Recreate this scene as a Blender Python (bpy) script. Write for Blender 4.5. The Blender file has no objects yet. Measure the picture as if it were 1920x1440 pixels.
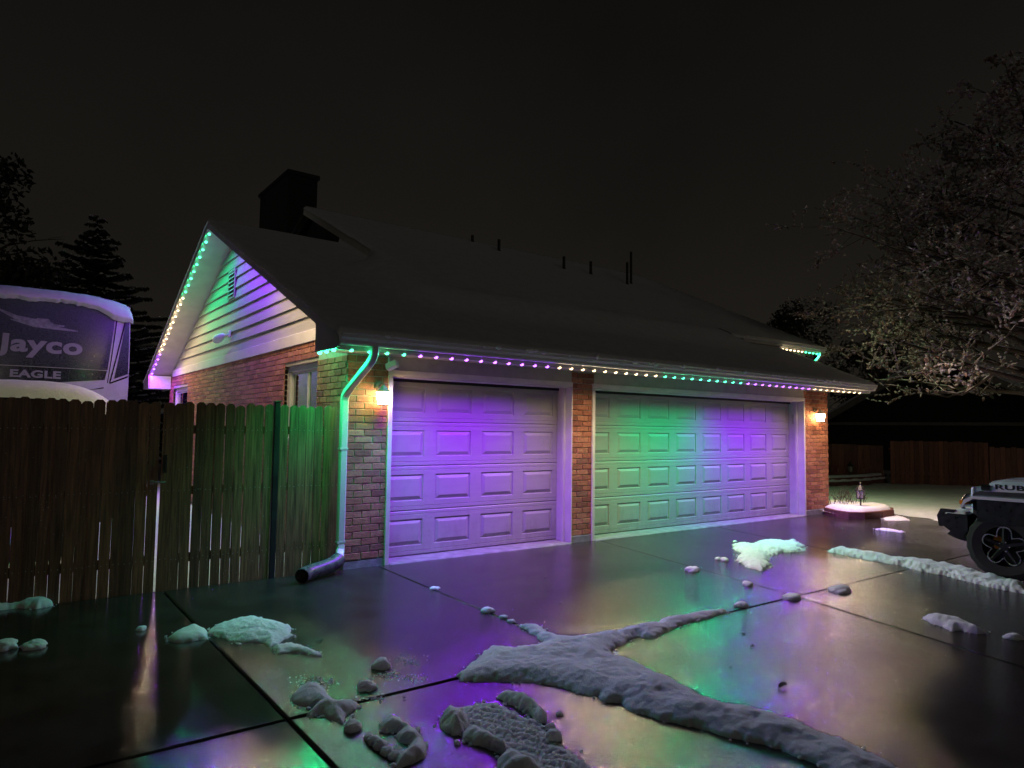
import bpy, bmesh, math, random
import numpy as np
from mathutils import Matrix, Vector

random.seed(7)
scene = bpy.context.scene
COL = scene.collection

# ------------------------------------------------------------------ camera
F_PX = 1287.96                       # focal length in photo pixels (1920 wide)
CAM = np.array([-3.0544, -7.1446, 1.5494])
YAW, PITCH, ROLL = 0.639867, 0.06501, 0.01363
_f = np.array([math.sin(YAW) * math.cos(PITCH), math.cos(YAW) * math.cos(PITCH), math.sin(PITCH)])
_r = np.array([math.cos(YAW), -math.sin(YAW), 0.0])
_u = np.cross(_r, _f)
CR = _r * math.cos(ROLL) + _u * math.sin(ROLL)
CU = -_r * math.sin(ROLL) + _u * math.cos(ROLL)
cd = bpy.data.cameras.new('camera')
cam = bpy.data.objects.new('camera', cd)
COL.objects.link(cam)
cd.sensor_width = 36
cd.lens = F_PX / 1920 * 36
cd.clip_start = 0.05
cd.clip_end = 2000
cam.matrix_world = Matrix(((CR[0], CU[0], -_f[0], CAM[0]), (CR[1], CU[1], -_f[1], CAM[1]),
                           (CR[2], CU[2], -_f[2], CAM[2]), (0, 0, 0, 1)))
scene.camera = cam

# ------------------------------------------------------------------ world (overcast night, town glow)
world = bpy.data.worlds.new('World')
scene.world = world
world.use_nodes = True
wn = world.node_tree.nodes
wl = world.node_tree.links
bg = wn['Background']
tc = wn.new('ShaderNodeTexCoord')
sx = wn.new('ShaderNodeSeparateXYZ')
rp = wn.new('ShaderNodeValToRGB')
wl.new(tc.outputs['Generated'], sx.inputs[0])
wl.new(sx.outputs['Z'], rp.inputs[0])
rp.color_ramp.elements[0].position = 0.0
rp.color_ramp.elements[0].color = (0.0150, 0.0128, 0.0098, 1)
rp.color_ramp.elements[1].position = 0.70
rp.color_ramp.elements[1].color = (0.0036, 0.0032, 0.0031, 1)
_e = rp.color_ramp.elements.new(0.28)
_e.color = (0.0098, 0.0085, 0.0070, 1)
_nz = wn.new('ShaderNodeTexNoise'); _nz.inputs['Scale'].default_value = 2.2; _nz.inputs['Detail'].default_value = 4
wl.new(tc.outputs['Generated'], _nz.inputs['Vector'])
_nr = wn.new('ShaderNodeMapRange'); _nr.inputs[1].default_value = .3; _nr.inputs[2].default_value = .7; _nr.inputs[3].default_value = .82; _nr.inputs[4].default_value = 1.15
wl.new(_nz.outputs['Fac'], _nr.inputs[0])
_mm = wn.new('ShaderNodeMix'); _mm.data_type = 'RGBA'; _mm.blend_type = 'MULTIPLY'; _mm.inputs[0].default_value = 1
wl.new(rp.outputs[0], _mm.inputs[6]); wl.new(_nr.outputs[0], _mm.inputs[7])
wl.new(_mm.outputs[2], bg.inputs['Color'])
bg.inputs['Strength'].default_value = 1.0

# ------------------------------------------------------------------ added low fill from behind the camera, standing in for a street lamp
sd = bpy.data.lights.new('fill_sun', 'SUN')
sd.energy = 0.055
sd.angle = math.radians(9)
sd.color = (1.0, 0.9, 0.78)
fill_sun = bpy.data.objects.new('fill_sun', sd)
COL.objects.link(fill_sun)
fill_sun.rotation_euler = (math.radians(84), 0, math.radians(-14))

# ------------------------------------------------------------------ exposure / render
vs = scene.view_settings
vs.view_transform = 'Standard'
vs.look = 'None'
vs.exposure = 0.0
vs.gamma = 1.0
scene.render.engine = 'CYCLES'
scene.cycles.use_denoising = True
scene.cycles.max_bounces = 6
scene.cycles.diffuse_bounces = 3
scene.cycles.glossy_bounces = 3
scene.cycles.sample_clamp_indirect = 4.0
scene.cycles.use_light_tree = True

LED_POWER = 2.9
GREEN = (0.012, 0.9, 0.32)
PURPLE = (0.27, 0.015, 1.0)
WHITE = (1.0, 0.74, 0.46)


# ================================================================== helpers
def G(px, py, z=0.0):
    """photo pixel -> point on the horizontal plane z"""
    d = _f + CR * (px - 960) / F_PX - CU * (py - 720) / F_PX
    t = (z - CAM[2]) / d[2]
    p = CAM + t * d
    return (float(p[0]), float(p[1]))


WM = {}


def link(o, parent=None, loc=None):
    COL.objects.link(o)
    m = Matrix.Identity(4)
    if loc is not None:
        o.location = loc
        m = Matrix.Translation(loc)
    if parent is not None:
        o.parent = parent
        o.matrix_parent_inverse = WM[parent.name].inverted()
    WM[o.name] = m
    return o


def empty(name, loc, label=None, cat=None, group=None):
    o = bpy.data.objects.new(name, None)
    o.empty_display_size = 0.2
    link(o, None, loc)
    tag(o, label, cat, group)
    return o


def tag(o, label=None, cat=None, group=None, kind=None):
    if label: o['label'] = label
    if cat: o['category'] = cat
    if group: o['group'] = group
    if kind: o['kind'] = kind
    return o


class MB:
    def __init__(s):
        s.v = []; s.f = []; s.m = []; s.mi = 0

    def add(s, vs_, fs):
        b = len(s.v)
        s.v += [tuple(map(float, q)) for q in vs_]
        s.f += [tuple(b + i for i in q) for q in fs]
        s.m += [s.mi] * len(fs)
        return s

    def box(s, x0, x1, y0, y1, z0, z1):
        return s.add([(x0, y0, z0), (x1, y0, z0), (x1, y1, z0), (x0, y1, z0), (x0, y0, z1), (x1, y0, z1), (x1, y1, z1), (x0, y1, z1)],
                     [(0, 3, 2, 1), (4, 5, 6, 7), (0, 1, 5, 4), (1, 2, 6, 5), (2, 3, 7, 6), (3, 0, 4, 7)])

    def bbox(s, x0, x1, y0, y1, z0, z1, b=0.004):
        """box with chamfered edges"""
        bm = bmesh.new()
        bmesh.ops.create_cube(bm, size=1.0)
        for q in bm.verts:
            q.co = Vector(((x0 + x1) / 2 + q.co.x * (x1 - x0), (y0 + y1) / 2 + q.co.y * (y1 - y0), (z0 + z1) / 2 + q.co.z * (z1 - z0)))
        bmesh.ops.bevel(bm, geom=list(bm.edges), offset=b, segments=1, affect='EDGES', clamp_overlap=True)
        s.from_bm(bm)
        return s

    def from_bm(s, bm, M=None):
        bm.verts.index_update()
        vv = [(M @ q.co if M is not None else q.co)[:] for q in bm.verts]
        s.add(vv, [[q.index for q in f.verts] for f in bm.faces])
        bm.free()
        return s

    def prism(s, poly, axis, a, b):
        """extrude a 2-D polygon along an axis between a and b"""
        n = len(poly)
        def P(q, t):
            return {'x': (t, q[0], q[1]), 'y': (q[0], t, q[1]), 'z': (q[0], q[1], t)}[axis]
        vv = [P(q, a) for q in poly] + [P(q, b) for q in poly]
        ff = [tuple(range(n))[::-1], tuple(range(n, 2 * n))] + [(i, (i + 1) % n, n + (i + 1) % n, n + i) for i in range(n)]
        return s.add(vv, ff)

    def tube(s, pts, rad, n=8, cap=True):
        pts = [Vector(p) for p in pts]
        if not hasattr(rad, '__len__'): rad = [rad] * len(pts)
        vv = []; ff = []
        ref = None
        for i, p in enumerate(pts):
            t = (pts[min(i + 1, len(pts) - 1)] - pts[max(i - 1, 0)]).normalized()
            if ref is None:
                ref = Vector((0, 0, 1)) if abs(t.z) < .9 else Vector((1, 0, 0))
            a = (ref - t * ref.dot(t)).normalized()
            ref = a
            b = t.cross(a)
            for k in range(n):
                w = 2 * math.pi * k / n
                vv.append(p + (a * math.cos(w) + b * math.sin(w)) * rad[i])
        for i in range(len(pts) - 1):
            for k in range(n):
                ff.append((i * n + k, i * n + (k + 1) % n, (i + 1) * n + (k + 1) % n, (i + 1) * n + k))
        if cap:
            ff.append(tuple(range(n))[::-1]); ff.append(tuple(range((len(pts) - 1) * n, len(pts) * n)))
        return s.add(vv, ff)

    def rtube(s, pts, w, d, side):
        """rectangular pipe along pts; side = width direction"""
        pts = [Vector(p) for p in pts]; side = Vector(side)
        vv = []; ff = []
        for i, p in enumerate(pts):
            t = (pts[min(i + 1, len(pts) - 1)] - pts[max(i - 1, 0)]).normalized()
            b = t.cross(side).normalized()
            a = b.cross(t).normalized()
            for (q, e) in ((-1, -.7), (-.7, -1), (.7, -1), (1, -.7), (1, .7), (.7, 1), (-.7, 1), (-1, .7)):
                vv.append(p + a * q * w / 2 + b * e * d / 2)
        n = 8
        for i in range(len(pts) - 1):
            for k in range(n):
                ff.append((i * n + k, i * n + (k + 1) % n, (i + 1) * n + (k + 1) % n, (i + 1) * n + k))
        ff.append(tuple(range(n))[::-1]); ff.append(tuple(range((len(pts) - 1) * n, len(pts) * n)))
        return s.add(vv, ff)

    def lathe(s, prof, c, n=16):
        vv = []; ff = []
        for (r_, z) in prof:
            for k in range(n):
                w = 2 * math.pi * k / n
                vv.append((c[0] + r_ * math.cos(w), c[1] + r_ * math.sin(w), c[2] + z))
        for i in range(len(prof) - 1):
            for k in range(n):
                ff.append((i * n + k, i * n + (k + 1) % n, (i + 1) * n + (k + 1) % n, (i + 1) * n + k))
        ff.append(tuple(range(n))[::-1]); ff.append(tuple(range((len(prof) - 1) * n, len(prof) * n)))
        return s.add(vv, ff)

    def mesh(s, name, mats, smooth=False):
        me = bpy.data.meshes.new(name)
        me.from_pydata(s.v, [], s.f)
        if not isinstance(mats, (list, tuple)): mats = [mats]
        for q in mats: me.materials.append(q)
        if len(mats) > 1: me.polygons.foreach_set('material_index', s.m)
        if smooth: me.polygons.foreach_set('use_smooth', [True] * len(me.polygons))
        me.update()
        return me

    def build(s, name, mats, parent=None, smooth=False, loc=None):
        return link(bpy.data.objects.new(name, s.mesh(name, mats, smooth)), parent, loc)


# ---- value noise
_rng = np.random.RandomState(3)
_TAB = _rng.rand(256, 256)


def vnoise(x, y, seed=0):
    x = np.asarray(x, float) + seed * 17.13; y = np.asarray(y, float) + seed * 5.71
    xi = np.floor(x).astype(int); yi = np.floor(y).astype(int)
    fx = x - xi; fy = y - yi
    fx = fx * fx * (3 - 2 * fx); fy = fy * fy * (3 - 2 * fy)
    a = _TAB[xi % 256, yi % 256]; b = _TAB[(xi + 1) % 256, yi % 256]
    c = _TAB[xi % 256, (yi + 1) % 256]; d = _TAB[(xi + 1) % 256, (yi + 1) % 256]
    return (a * (1 - fx) + b * fx) * (1 - fy) + (c * (1 - fx) + d * fx) * fy


def fbm(x, y, seed=0, o=3):
    t = 0; a = .5; s_ = 0
    for i in range(o):
        t = t + a * vnoise(x * 2 ** i, y * 2 ** i, seed + i * 3); s_ += a; a *= .5
    return t / s_


# ================================================================== materials
def new_mat(name):
    m = bpy.data.materials.new(name)
    m.use_nodes = True
    return m, m.node_tree.nodes, m.node_tree.links, m.node_tree.nodes['Principled BSDF']


def noise_node(n, l, scale, detail=3, stretch=None, src='geo', rough=.5):
    if src == 'geo':
        g = n.new('ShaderNodeNewGeometry'); out = g.outputs['Position']
    else:
        g = n.new('ShaderNodeTexCoord'); out = g.outputs['Object']
    if stretch:
        mp = n.new('ShaderNodeMapping'); mp.inputs['Scale'].default_value = stretch
        l.new(out, mp.inputs['Vector']); out = mp.outputs[0]
    t = n.new('ShaderNodeTexNoise')
    t.inputs['Scale'].default_value = scale; t.inputs['Detail'].default_value = detail; t.inputs['Roughness'].default_value = rough
    l.new(out, t.inputs['Vector'])
    return t


def ramp(n, l, fac, stops):
    r_ = n.new('ShaderNodeValToRGB')
    e = r_.color_ramp.elements
    while len(e) < len(stops): e.new(.5)
    for q, (p, c) in zip(e, stops):
        q.position = p
        q.color = (c, c, c, 1) if not hasattr(c, '__len__') else (*c, 1)
    l.new(fac, r_.inputs[0])
    return r_


def simple(name, col, rough=.6, var=.25, scale=6, bump=0, bscale=60, metal=0, spec=.5, stretch=None, rvar=.1, coat=0):
    m, n, l, b = new_mat(name)
    t = noise_node(n, l, scale, 4, stretch)
    c0 = tuple(q * (1 - var) for q in col); c1 = tuple(min(1, q * (1 + var)) for q in col)
    r_ = ramp(n, l, t.outputs['Fac'], [(.3, c0), (.7, c1)])
    l.new(r_.outputs[0], b.inputs['Base Color'])
    rr = ramp(n, l, t.outputs['Fac'], [(.3, max(0.02, rough - rvar)), (.7, min(1, rough + rvar))])
    l.new(rr.outputs[0], b.inputs['Roughness'])
    b.inputs['Metallic'].default_value = metal
    b.inputs['Specular IOR Level'].default_value = spec
    b.inputs['Coat Weight'].default_value = coat
    if bump:
        t2 = noise_node(n, l, bscale, 3, stretch)
        bp = n.new('ShaderNodeBump'); bp.inputs['Strength'].default_value = bump; bp.inputs['Distance'].default_value = .01
        l.new(t2.outputs['Fac'], bp.inputs['Height']); l.new(bp.outputs[0], b.inputs['Normal'])
    return m


def emit(name, col, strength, sample=True):
    m, n, l, b = new_mat(name)
    b.inputs['Base Color'].default_value = (.1, .1, .1, 1)
    b.inputs['Emission Color'].default_value = (*col, 1)
    b.inputs['Emission Strength'].default_value = strength
    if not sample: m.cycles.emission_sampling = 'NONE'
    return m


M = {}


def brick_mat():
    m, n, l, b = new_mat('brick')
    oi = n.new('ShaderNodeObjectInfo'); ge = n.new('ShaderNodeNewGeometry')
    ad = n.new('ShaderNodeMath'); ad.operation = 'ADD'
    l.new(oi.outputs['Random'], ad.inputs[0]); l.new(ge.outputs['Random Per Island'], ad.inputs[1])
    fr = n.new('ShaderNodeMath'); fr.operation = 'FRACT'; l.new(ad.outputs[0], fr.inputs[0])
    r_ = ramp(n, l, fr.outputs[0], [(0, (.25, .085, .050)), (.3, (.42, .155, .085)), (.6, (.52, .225, .125)), (.85, (.38, .13, .075)), (1, (.29, .125, .085))])
    t = noise_node(n, l, 34, 4)
    mx = n.new('ShaderNodeMix'); mx.data_type = 'RGBA'; mx.blend_type = 'MULTIPLY'; mx.inputs[0].default_value = .75
    v = ramp(n, l, t.outputs['Fac'], [(.3, .45), (.62, 1.0)])
    l.new(r_.outputs[0], mx.inputs[6]); l.new(v.outputs[0], mx.inputs[7])
    l.new(mx.outputs[2], b.inputs['Base Color'])
    b.inputs['Roughness'].default_value = .72
    # raked, scratched face
    w = n.new('ShaderNodeTexVoronoi'); w.feature = 'DISTANCE_TO_EDGE'; w.inputs['Scale'].default_value = 26; w.inputs['Randomness'].default_value = 1
    t3 = noise_node(n, l, 9, 2)
    mpv = n.new('ShaderNodeVectorMath'); mpv.operation = 'MULTIPLY_ADD'
    mpv.inputs[1].default_value = (.35, .35, .35)
    l.new(t3.outputs['Color'], mpv.inputs[0]); l.new(ge.outputs['Position'], mpv.inputs[2]); l.new(mpv.outputs[0], w.inputs['Vector'])
    h = ramp(n, l, w.outputs['Distance'], [(0, 0), (.10, .9), (1, 1)])
    hm = n.new('ShaderNodeMath'); hm.operation = 'ADD'
    l.new(h.outputs[0], hm.inputs[0]); l.new(t.outputs['Fac'], hm.inputs[1])
    bp = n.new('ShaderNodeBump'); bp.inputs['Strength'].default_value = .55; bp.inputs['Distance'].default_value = .006
    l.new(hm.outputs[0], bp.inputs['Height']); l.new(bp.outputs[0], b.inputs['Normal'])
    return m


def concrete_mat(name='wet_concrete', gl=1.0):
    m, n, l, b = new_mat(name)
    big = noise_node(n, l, .55, 5)
    mid = noise_node(n, l, 3.2, 5)
    fine = noise_node(n, l, 34, 5, rough=.78)
    agg = noise_node(n, l, 300, 2)
    oi = n.new('ShaderNodeObjectInfo')
    c = ramp(n, l, mid.outputs['Fac'], [(.25, (.022, .018, .014)), (.75, (.056, .048, .040))])
    mx = n.new('ShaderNodeMix'); mx.data_type = 'RGBA'; mx.blend_type = 'MULTIPLY'; mx.inputs[0].default_value = .6
    l.new(c.outputs[0], mx.inputs[6])
    v = ramp(n, l, fine.outputs['Fac'], [(.34, .30), (.66, 1.15)])
    l.new(v.outputs[0], mx.inputs[7])
    l.new(mx.outputs[2], b.inputs['Base Color'])
    # water film: puddles are smooth, drained parts rough
    pu = n.new('ShaderNodeMath'); pu.operation = 'ADD'
    l.new(big.outputs['Fac'], pu.inputs[0])
    sc = n.new('ShaderNodeMath'); sc.operation = 'MULTIPLY'; sc.inputs[1].default_value = .25
    l.new(mid.outputs['Fac'], sc.inputs[0]); l.new(sc.outputs[0], pu.inputs[1])
    rr = ramp(n, l, pu.outputs[0], [(.42, .05 * gl), (.62, .085 * gl), (.85, .16 * gl)])
    fr_ = ramp(n, l, fine.outputs['Fac'], [(.35, -.03 * gl + .06), (.65, .06 + .05 * gl)])
    ra = n.new('ShaderNodeMath'); ra.operation = 'ADD'; l.new(rr.outputs[0], ra.inputs[0]); l.new(fr_.outputs[0], ra.inputs[1])
    rs_ = n.new('ShaderNodeMath'); rs_.operation = 'SUBTRACT'; rs_.inputs[1].default_value = .06; rs_.use_clamp = True; l.new(ra.outputs[0], rs_.inputs[0])
    l.new(rs_.outputs[0], b.inputs['Roughness'])
    b.inputs['Specular IOR Level'].default_value = .52
    bs = ramp(n, l, pu.outputs[0], [(.40, .22 * gl), (.80, .75 * gl)])
    hm = n.new('ShaderNodeMath'); hm.operation = 'ADD'
    l.new(fine.outputs['Fac'], hm.inputs[0]); l.new(agg.outputs['Fac'], hm.inputs[1])
    bp = n.new('ShaderNodeBump'); bp.inputs['Distance'].default_value = .0028
    l.new(bs.outputs[0], bp.inputs['Strength'])
    l.new(hm.outputs[0], bp.inputs['Height'])
    bp2 = n.new('ShaderNodeBump'); bp2.inputs['Distance'].default_value = .010; bp2.inputs['Strength'].default_value = .10
    l.new(mid.outputs['Fac'], bp2.inputs['Height']); l.new(bp.outputs[0], bp2.inputs['Normal'])
    l.new(bp2.outputs[0], b.inputs['Normal'])
    return m


def snow_mat(name='snow', col=(.90, .91, .92), bump=.35, sss=0):
    m, n, l, b = new_mat(name)
    t = noise_node(n, l, 7, 5)
    r_ = ramp(n, l, t.outputs['Fac'], [(.3, tuple(q * .88 for q in col)), (.7, col)])
    l.new(r_.outputs[0], b.inputs['Base Color'])
    b.inputs['Roughness'].default_value = .85
    b.inputs['Specular IOR Level'].default_value = .2
    if sss:
        b.inputs['Subsurface Weight'].default_value = sss
        b.inputs['Subsurface Radius'].default_value = (1.0, 1.0, 1.0)
        b.inputs['Subsurface Scale'].default_value = .035
    f = noise_node(n, l, 95, 5, rough=.8)
    g = noise_node(n, l, 38, 3)
    bp = n.new('ShaderNodeBump'); bp.inputs['Strength'].default_value = bump * 2.4; bp.inputs['Distance'].default_value = .012
    l.new(f.outputs['Fac'], bp.inputs['Height'])
    bp2 = n.new('ShaderNodeBump'); bp2.inputs['Strength'].default_value = bump; bp2.inputs['Distance'].default_value = .016
    l.new(g.outputs['Fac'], bp2.inputs['Height']); l.new(bp.outputs[0], bp2.inputs['Normal'])
    l.new(bp2.outputs[0], b.inputs['Normal'])
    return m


def wood_mat(name, c0, c1, flecks=True):
    m, n, l, b = new_mat(name)
    oi = n.new('ShaderNodeObjectInfo')
    ge = n.new('ShaderNodeNewGeometry')
    off = n.new('ShaderNodeVectorMath'); off.operation = 'ADD'
    cmb = n.new('ShaderNodeCombineXYZ'); mu = n.new('ShaderNodeMath'); mu.operation = 'MULTIPLY'; mu.inputs[1].default_value = 40
    l.new(oi.outputs['Random'], mu.inputs[0]); l.new(mu.outputs[0], cmb.inputs[2])
    l.new(ge.outputs['Position'], off.inputs[0]); l.new(cmb.outputs[0], off.inputs[1])
    mp = n.new('ShaderNodeMapping'); mp.inputs['Scale'].default_value = (34, 34, 1.6)
    l.new(off.outputs[0], mp.inputs['Vector'])
    t = n.new('ShaderNodeTexNoise'); t.inputs['Scale'].default_value = 1.6; t.inputs['Detail'].default_value = 5; t.inputs['Distortion'].default_value = .6
    l.new(mp.outputs[0], t.inputs['Vector'])
    r_ = ramp(n, l, t.outputs['Fac'], [(.3, c0), (.7, c1)])
    hv = ramp(n, l, oi.outputs['Random'], [(0, .55), (.5, .95), (1, 1.35)])
    mx = n.new('ShaderNodeMix'); mx.data_type = 'RGBA'; mx.blend_type = 'MULTIPLY'; mx.inputs[0].default_value = 1
    l.new(r_.outputs[0], mx.inputs[6]); l.new(hv.outputs[0], mx.inputs[7])
    last = mx.outputs[2]
    if flecks:   # wet snow stuck to the boards
        v = noise_node(n, l, 95, 2)
        big = noise_node(n, l, 2.1, 2)
        s_ = n.new('ShaderNodeMath'); s_.operation = 'MULTIPLY'; s_.inputs[1].default_value = .22
        l.new(big.outputs['Fac'], s_.inputs[0])
        a = n.new('ShaderNodeMath'); a.operation = 'ADD'
        l.new(v.outputs['Fac'], a.inputs[0]); l.new(s_.outputs[0], a.inputs[1])
        k = ramp(n, l, a.outputs[0], [(.855, 0), (.875, 1)])
        mx2 = n.new('ShaderNodeMix'); mx2.data_type = 'RGBA'
        l.new(k.outputs[0], mx2.inputs[0]); l.new(last, mx2.inputs[6]); mx2.inputs[7].default_value = (.6, .6, .6, 1)
        last = mx2.outputs[2]
    l.new(last, b.inputs['Base Color'])
    b.inputs['Roughness'].default_value = .5
    bp = n.new('ShaderNodeBump'); bp.inputs['Strength'].default_value = .4; bp.inputs['Distance'].default_value = .004
    l.new(t.outputs['Fac'], bp.inputs['Height']); l.new(bp.outputs[0], b.inputs['Normal'])
    return m


def cap_mat(name, col, amount):
    """glossy gelcoat with fine sleet frozen onto it, denser higher up"""
    m, n, l, b = new_mat(name)
    v = noise_node(n, l, 95, 4, rough=.7)
    ge = n.new('ShaderNodeNewGeometry'); sp = n.new('ShaderNodeSeparateXYZ')
    l.new(ge.outputs['Position'], sp.inputs[0])
    mr = n.new('ShaderNodeMapRange')
    mr.inputs[1].default_value = 2.1; mr.inputs[2].default_value = 3.25; mr.inputs[3].default_value = .0; mr.inputs[4].default_value = amount
    l.new(sp.outputs['Z'], mr.inputs[0])
    a = n.new('ShaderNodeMath'); a.operation = 'ADD'
    l.new(v.outputs['Fac'], a.inputs[0]); l.new(mr.outputs[0], a.inputs[1])
    k = ramp(n, l, a.outputs[0], [(.46, 0), (.98, 1)])
    mx = n.new('ShaderNodeMix'); mx.data_type = 'RGBA'
    l.new(k.outputs[0], mx.inputs[0]); mx.inputs[6].default_value = (*col, 1); mx.inputs[7].default_value = (.17, .20, .25, 1)
    l.new(mx.outputs[2], b.inputs['Base Color'])
    rr = ramp(n, l, k.outputs[0], [(0, .16), (1, .8)])
    l.new(rr.outputs[0], b.inputs['Roughness'])
    bp = n.new('ShaderNodeBump'); bp.inputs['Strength'].default_value = .25; bp.inputs['Distance'].default_value = .004
    l.new(k.outputs[0], bp.inputs['Height']); l.new(bp.outputs[0], b.inputs['Normal'])
    return m


M['brick'] = brick_mat()
M['mortar'] = simple('mortar', (.42, .38, .33), .9, .2, 20, .5, 120)
M['concrete'] = concrete_mat()
M['concrete_pond'] = concrete_mat('ponded_concrete', .24)
M['joint'] = simple('joint_dirt', (.02, .017, .014), .6, .4, 30, .5, 60)
M['foundation'] = simple('foundation', (.24, .235, .23), .8, .3, 9, .6, 50)
M['snow'] = snow_mat()
M['drive_snow'] = snow_mat('drive_snow', (.96, .96, .96), .35, .75)
M['siding'] = simple('siding_paint', (.36, .35, .31), .55, .12, 5, .25, 20, stretch=(1, .25, 5))
M['trim'] = simple('trim_paint', (.62, .60, .55), .5, .08, 6, .1, 40)
M['soffit'] = simple('soffit_paint', (.50, .48, .43), .6, .1, 4)
M['frieze'] = simple('frieze_paint', (.40, .38, .34), .65, .12, 7, .15, 60)
M['fascia'] = simple('fascia_paint', (.34, .32, .28), .55, .12, 4)
M['door'] = simple('door_steel', (.40, .39, .37), .45, .04, 5, .10, 110, stretch=(.5, 1, 4), rvar=.05)
def _grime(m):
    n, l = m.node_tree.nodes, m.node_tree.links
    b = n['Principled BSDF']
    src = b.inputs['Base Color'].links[0].from_socket
    g = n.new('ShaderNodeNewGeometry'); sp = n.new('ShaderNodeSeparateXYZ'); l.new(g.outputs['Position'], sp.inputs[0])
    mr = n.new('ShaderNodeMapRange'); mr.inputs[1].default_value = .0; mr.inputs[2].default_value = .5; mr.inputs[3].default_value = .30; mr.inputs[4].default_value = .0
    l.new(sp.outputs['Z'], mr.inputs[0])
    t = noise_node(n, l, 9, 6, (1, 1, .45), rough=.7)
    a = n.new('ShaderNodeMath'); a.operation = 'ADD'; l.new(mr.outputs[0], a.inputs[0]); l.new(t.outputs['Fac'], a.inputs[1])
    k = ramp(n, l, a.outputs[0], [(.58, 0), (.92, .38)])
    mx = n.new('ShaderNodeMix'); mx.data_type = 'RGBA'
    l.new(k.outputs[0], mx.inputs[0]); l.new(src, mx.inputs[6]); mx.inputs[7].default_value = (.17, .145, .12, 1)
    l.new(mx.outputs[2], b.inputs['Base Color'])


_grime(M['door'])
M['gutter'] = simple('gutter_metal', (.62, .60, .55), .38, .06, 5)
M['roof'] = simple('roof_shingle', (.05, .045, .042), .85, .3, 12, .5, 40)
M['dark_siding'] = simple('dark_siding', (.045, .04, .037), .8, .25, 6, .3, 12, stretch=(1, 1, 8))
M['chimney'] = simple('chimney_cladding', (.018, .016, .015), .85, .25, 4)
M['metal_dark'] = simple('dark_metal', (.02, .02, .02), .45, .2, 12)
M['bronze'] = simple('lantern_bronze', (.16, .13, .09), .5, .25, 40, .2, 90, metal=.3)
M['drain_plastic'] = simple('drain_plastic', (.085, .085, .085), .3, .35, 16, .2, 60)
M['black_plastic'] = simple('black_plastic', (.012, .012, .012), .35, .2, 20)
M['plastic_white'] = simple('white_plastic', (.7, .7, .68), .4, .05, 5)
M['picket'] = wood_mat('fence_wood', (.085, .036, .017), (.34, .145, .068))
M['picket_far'] = wood_mat('far_fence_wood', (.12, .045, .026), (.28, .10, .06), False)
M['post'] = simple('post_metal', (.015, .014, .013), .5, .3, 10)
M['galv'] = simple('galvanised_steel', (.45, .45, .43), .4, .2, 30, metal=.8)
M['glow'] = emit('lantern_glass', (1.0, .62, .27), 48)
M['led_green'] = emit('led_green', (.06, 1.0, .42), 7, False)
M['led_purple'] = emit('led_purple', (.42, .10, 1.0), 8, False)
M['led_white'] = emit('led_white', (1.0, .70, .38), 6, False)
M['bark'] = simple('bark', (.05, .037, .028), .85, .35, 14, .8, 40, stretch=(1, 1, .3))
M['twig_snow'] = snow_mat('twig_snow', (.85, .80, .78), .2)
M['leaf_dead'] = simple('withered_leaf', (.26, .17, .13), .7, .4, 20)
M['needle'] = simple('spruce_needle', (.018, .026, .016), .75, .4, 8)
M['dark_leaf'] = simple('dark_foliage', (.03, .032, .024), .75, .4, 8)
M['rv_white'] = simple('gelcoat_white', (.62, .62, .64), .28, .05, 4, spec=.6)
M['rv_cap'] = cap_mat('gelcoat_dark', (.010, .011, .016), .20)
M['rv_band'] = cap_mat('gelcoat_black', (.006, .006, .008), .02)
M['rv_black'] = simple('stripe_black', (.008, .008, .01), .25, .2, 8)
M['rv_letter'] = simple('letter_grey', (.36, .36, .40), .45, .06, 20)
M['rv_logo'] = simple('logo_grey', (.30, .31, .34), .5, .3, 25)
M['car_paint'] = simple('car_paint', (.68, .71, .76), .22, .05, 4, spec=.6, coat=.6)
M['tyre'] = simple('tyre_rubber', (.012, .012, .012), .75, .3, 30, .4, 80)
M['rim_black'] = simple('rim_black', (.012, .012, .013), .3, .2, 8)
M['rim_edge'] = simple('rim_machined', (.55, .55, .55), .3, .08, 15, metal=.9)
M['amber'] = simple('amber_lens', (.65, .20, .02), .2, .15, 20)
M['planter_block'] = simple('planter_block', (.16, .06, .05), .8, .3, 14, .6, 50)
M['glass_frost'] = simple('frosted_glass', (.35, .33, .28), .3, .1, 30)
M['dry_leaf'] = simple('leaf_litter', (.035, .022, .014), .7, .4, 60)


def glass_mat():
    m, n, l, b = new_mat('window_glass')
    b.inputs['Base Color'].default_value = (.012, .013, .018, 1)
    b.inputs['Roughness'].default_value = .04
    b.inputs['Specular IOR Level'].default_value = .9
    b.inputs['Coat Weight'].default_value = 1.0
    return m


M['glass'] = glass_mat()

# ================================================================== ground
o = MB().add([(-300, -300, -.06), (300, -300, -.06), (300, 300, -.06), (-300, 300, -.06)], [(0, 1, 2, 3)]).build('ground', M['snow'])
tag(o, kind='structure')

# driveway: dirt bed + cast slabs
bed = MB().box(-9, -.001, -14, .14, -.055, -.0285).box(-.001, 11.6, -14, -.0, -.055, -.028).build('driveway', M['joint'])
tag(bed, kind='structure')
JX = {   # joint x at y = 0, -3.45, -14
    0: (-6.2, -6.2, -6.2), 1: (-1.752, -1.752, -1.72), 2: (.41, .29, .02),
    3: (3.80, 3.09, .1), 4: (6.42, 5.60, 3.2), 5: (11.3, 9.9, 7.5)}
JY = (-.012, -3.45, -14.0)


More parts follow.
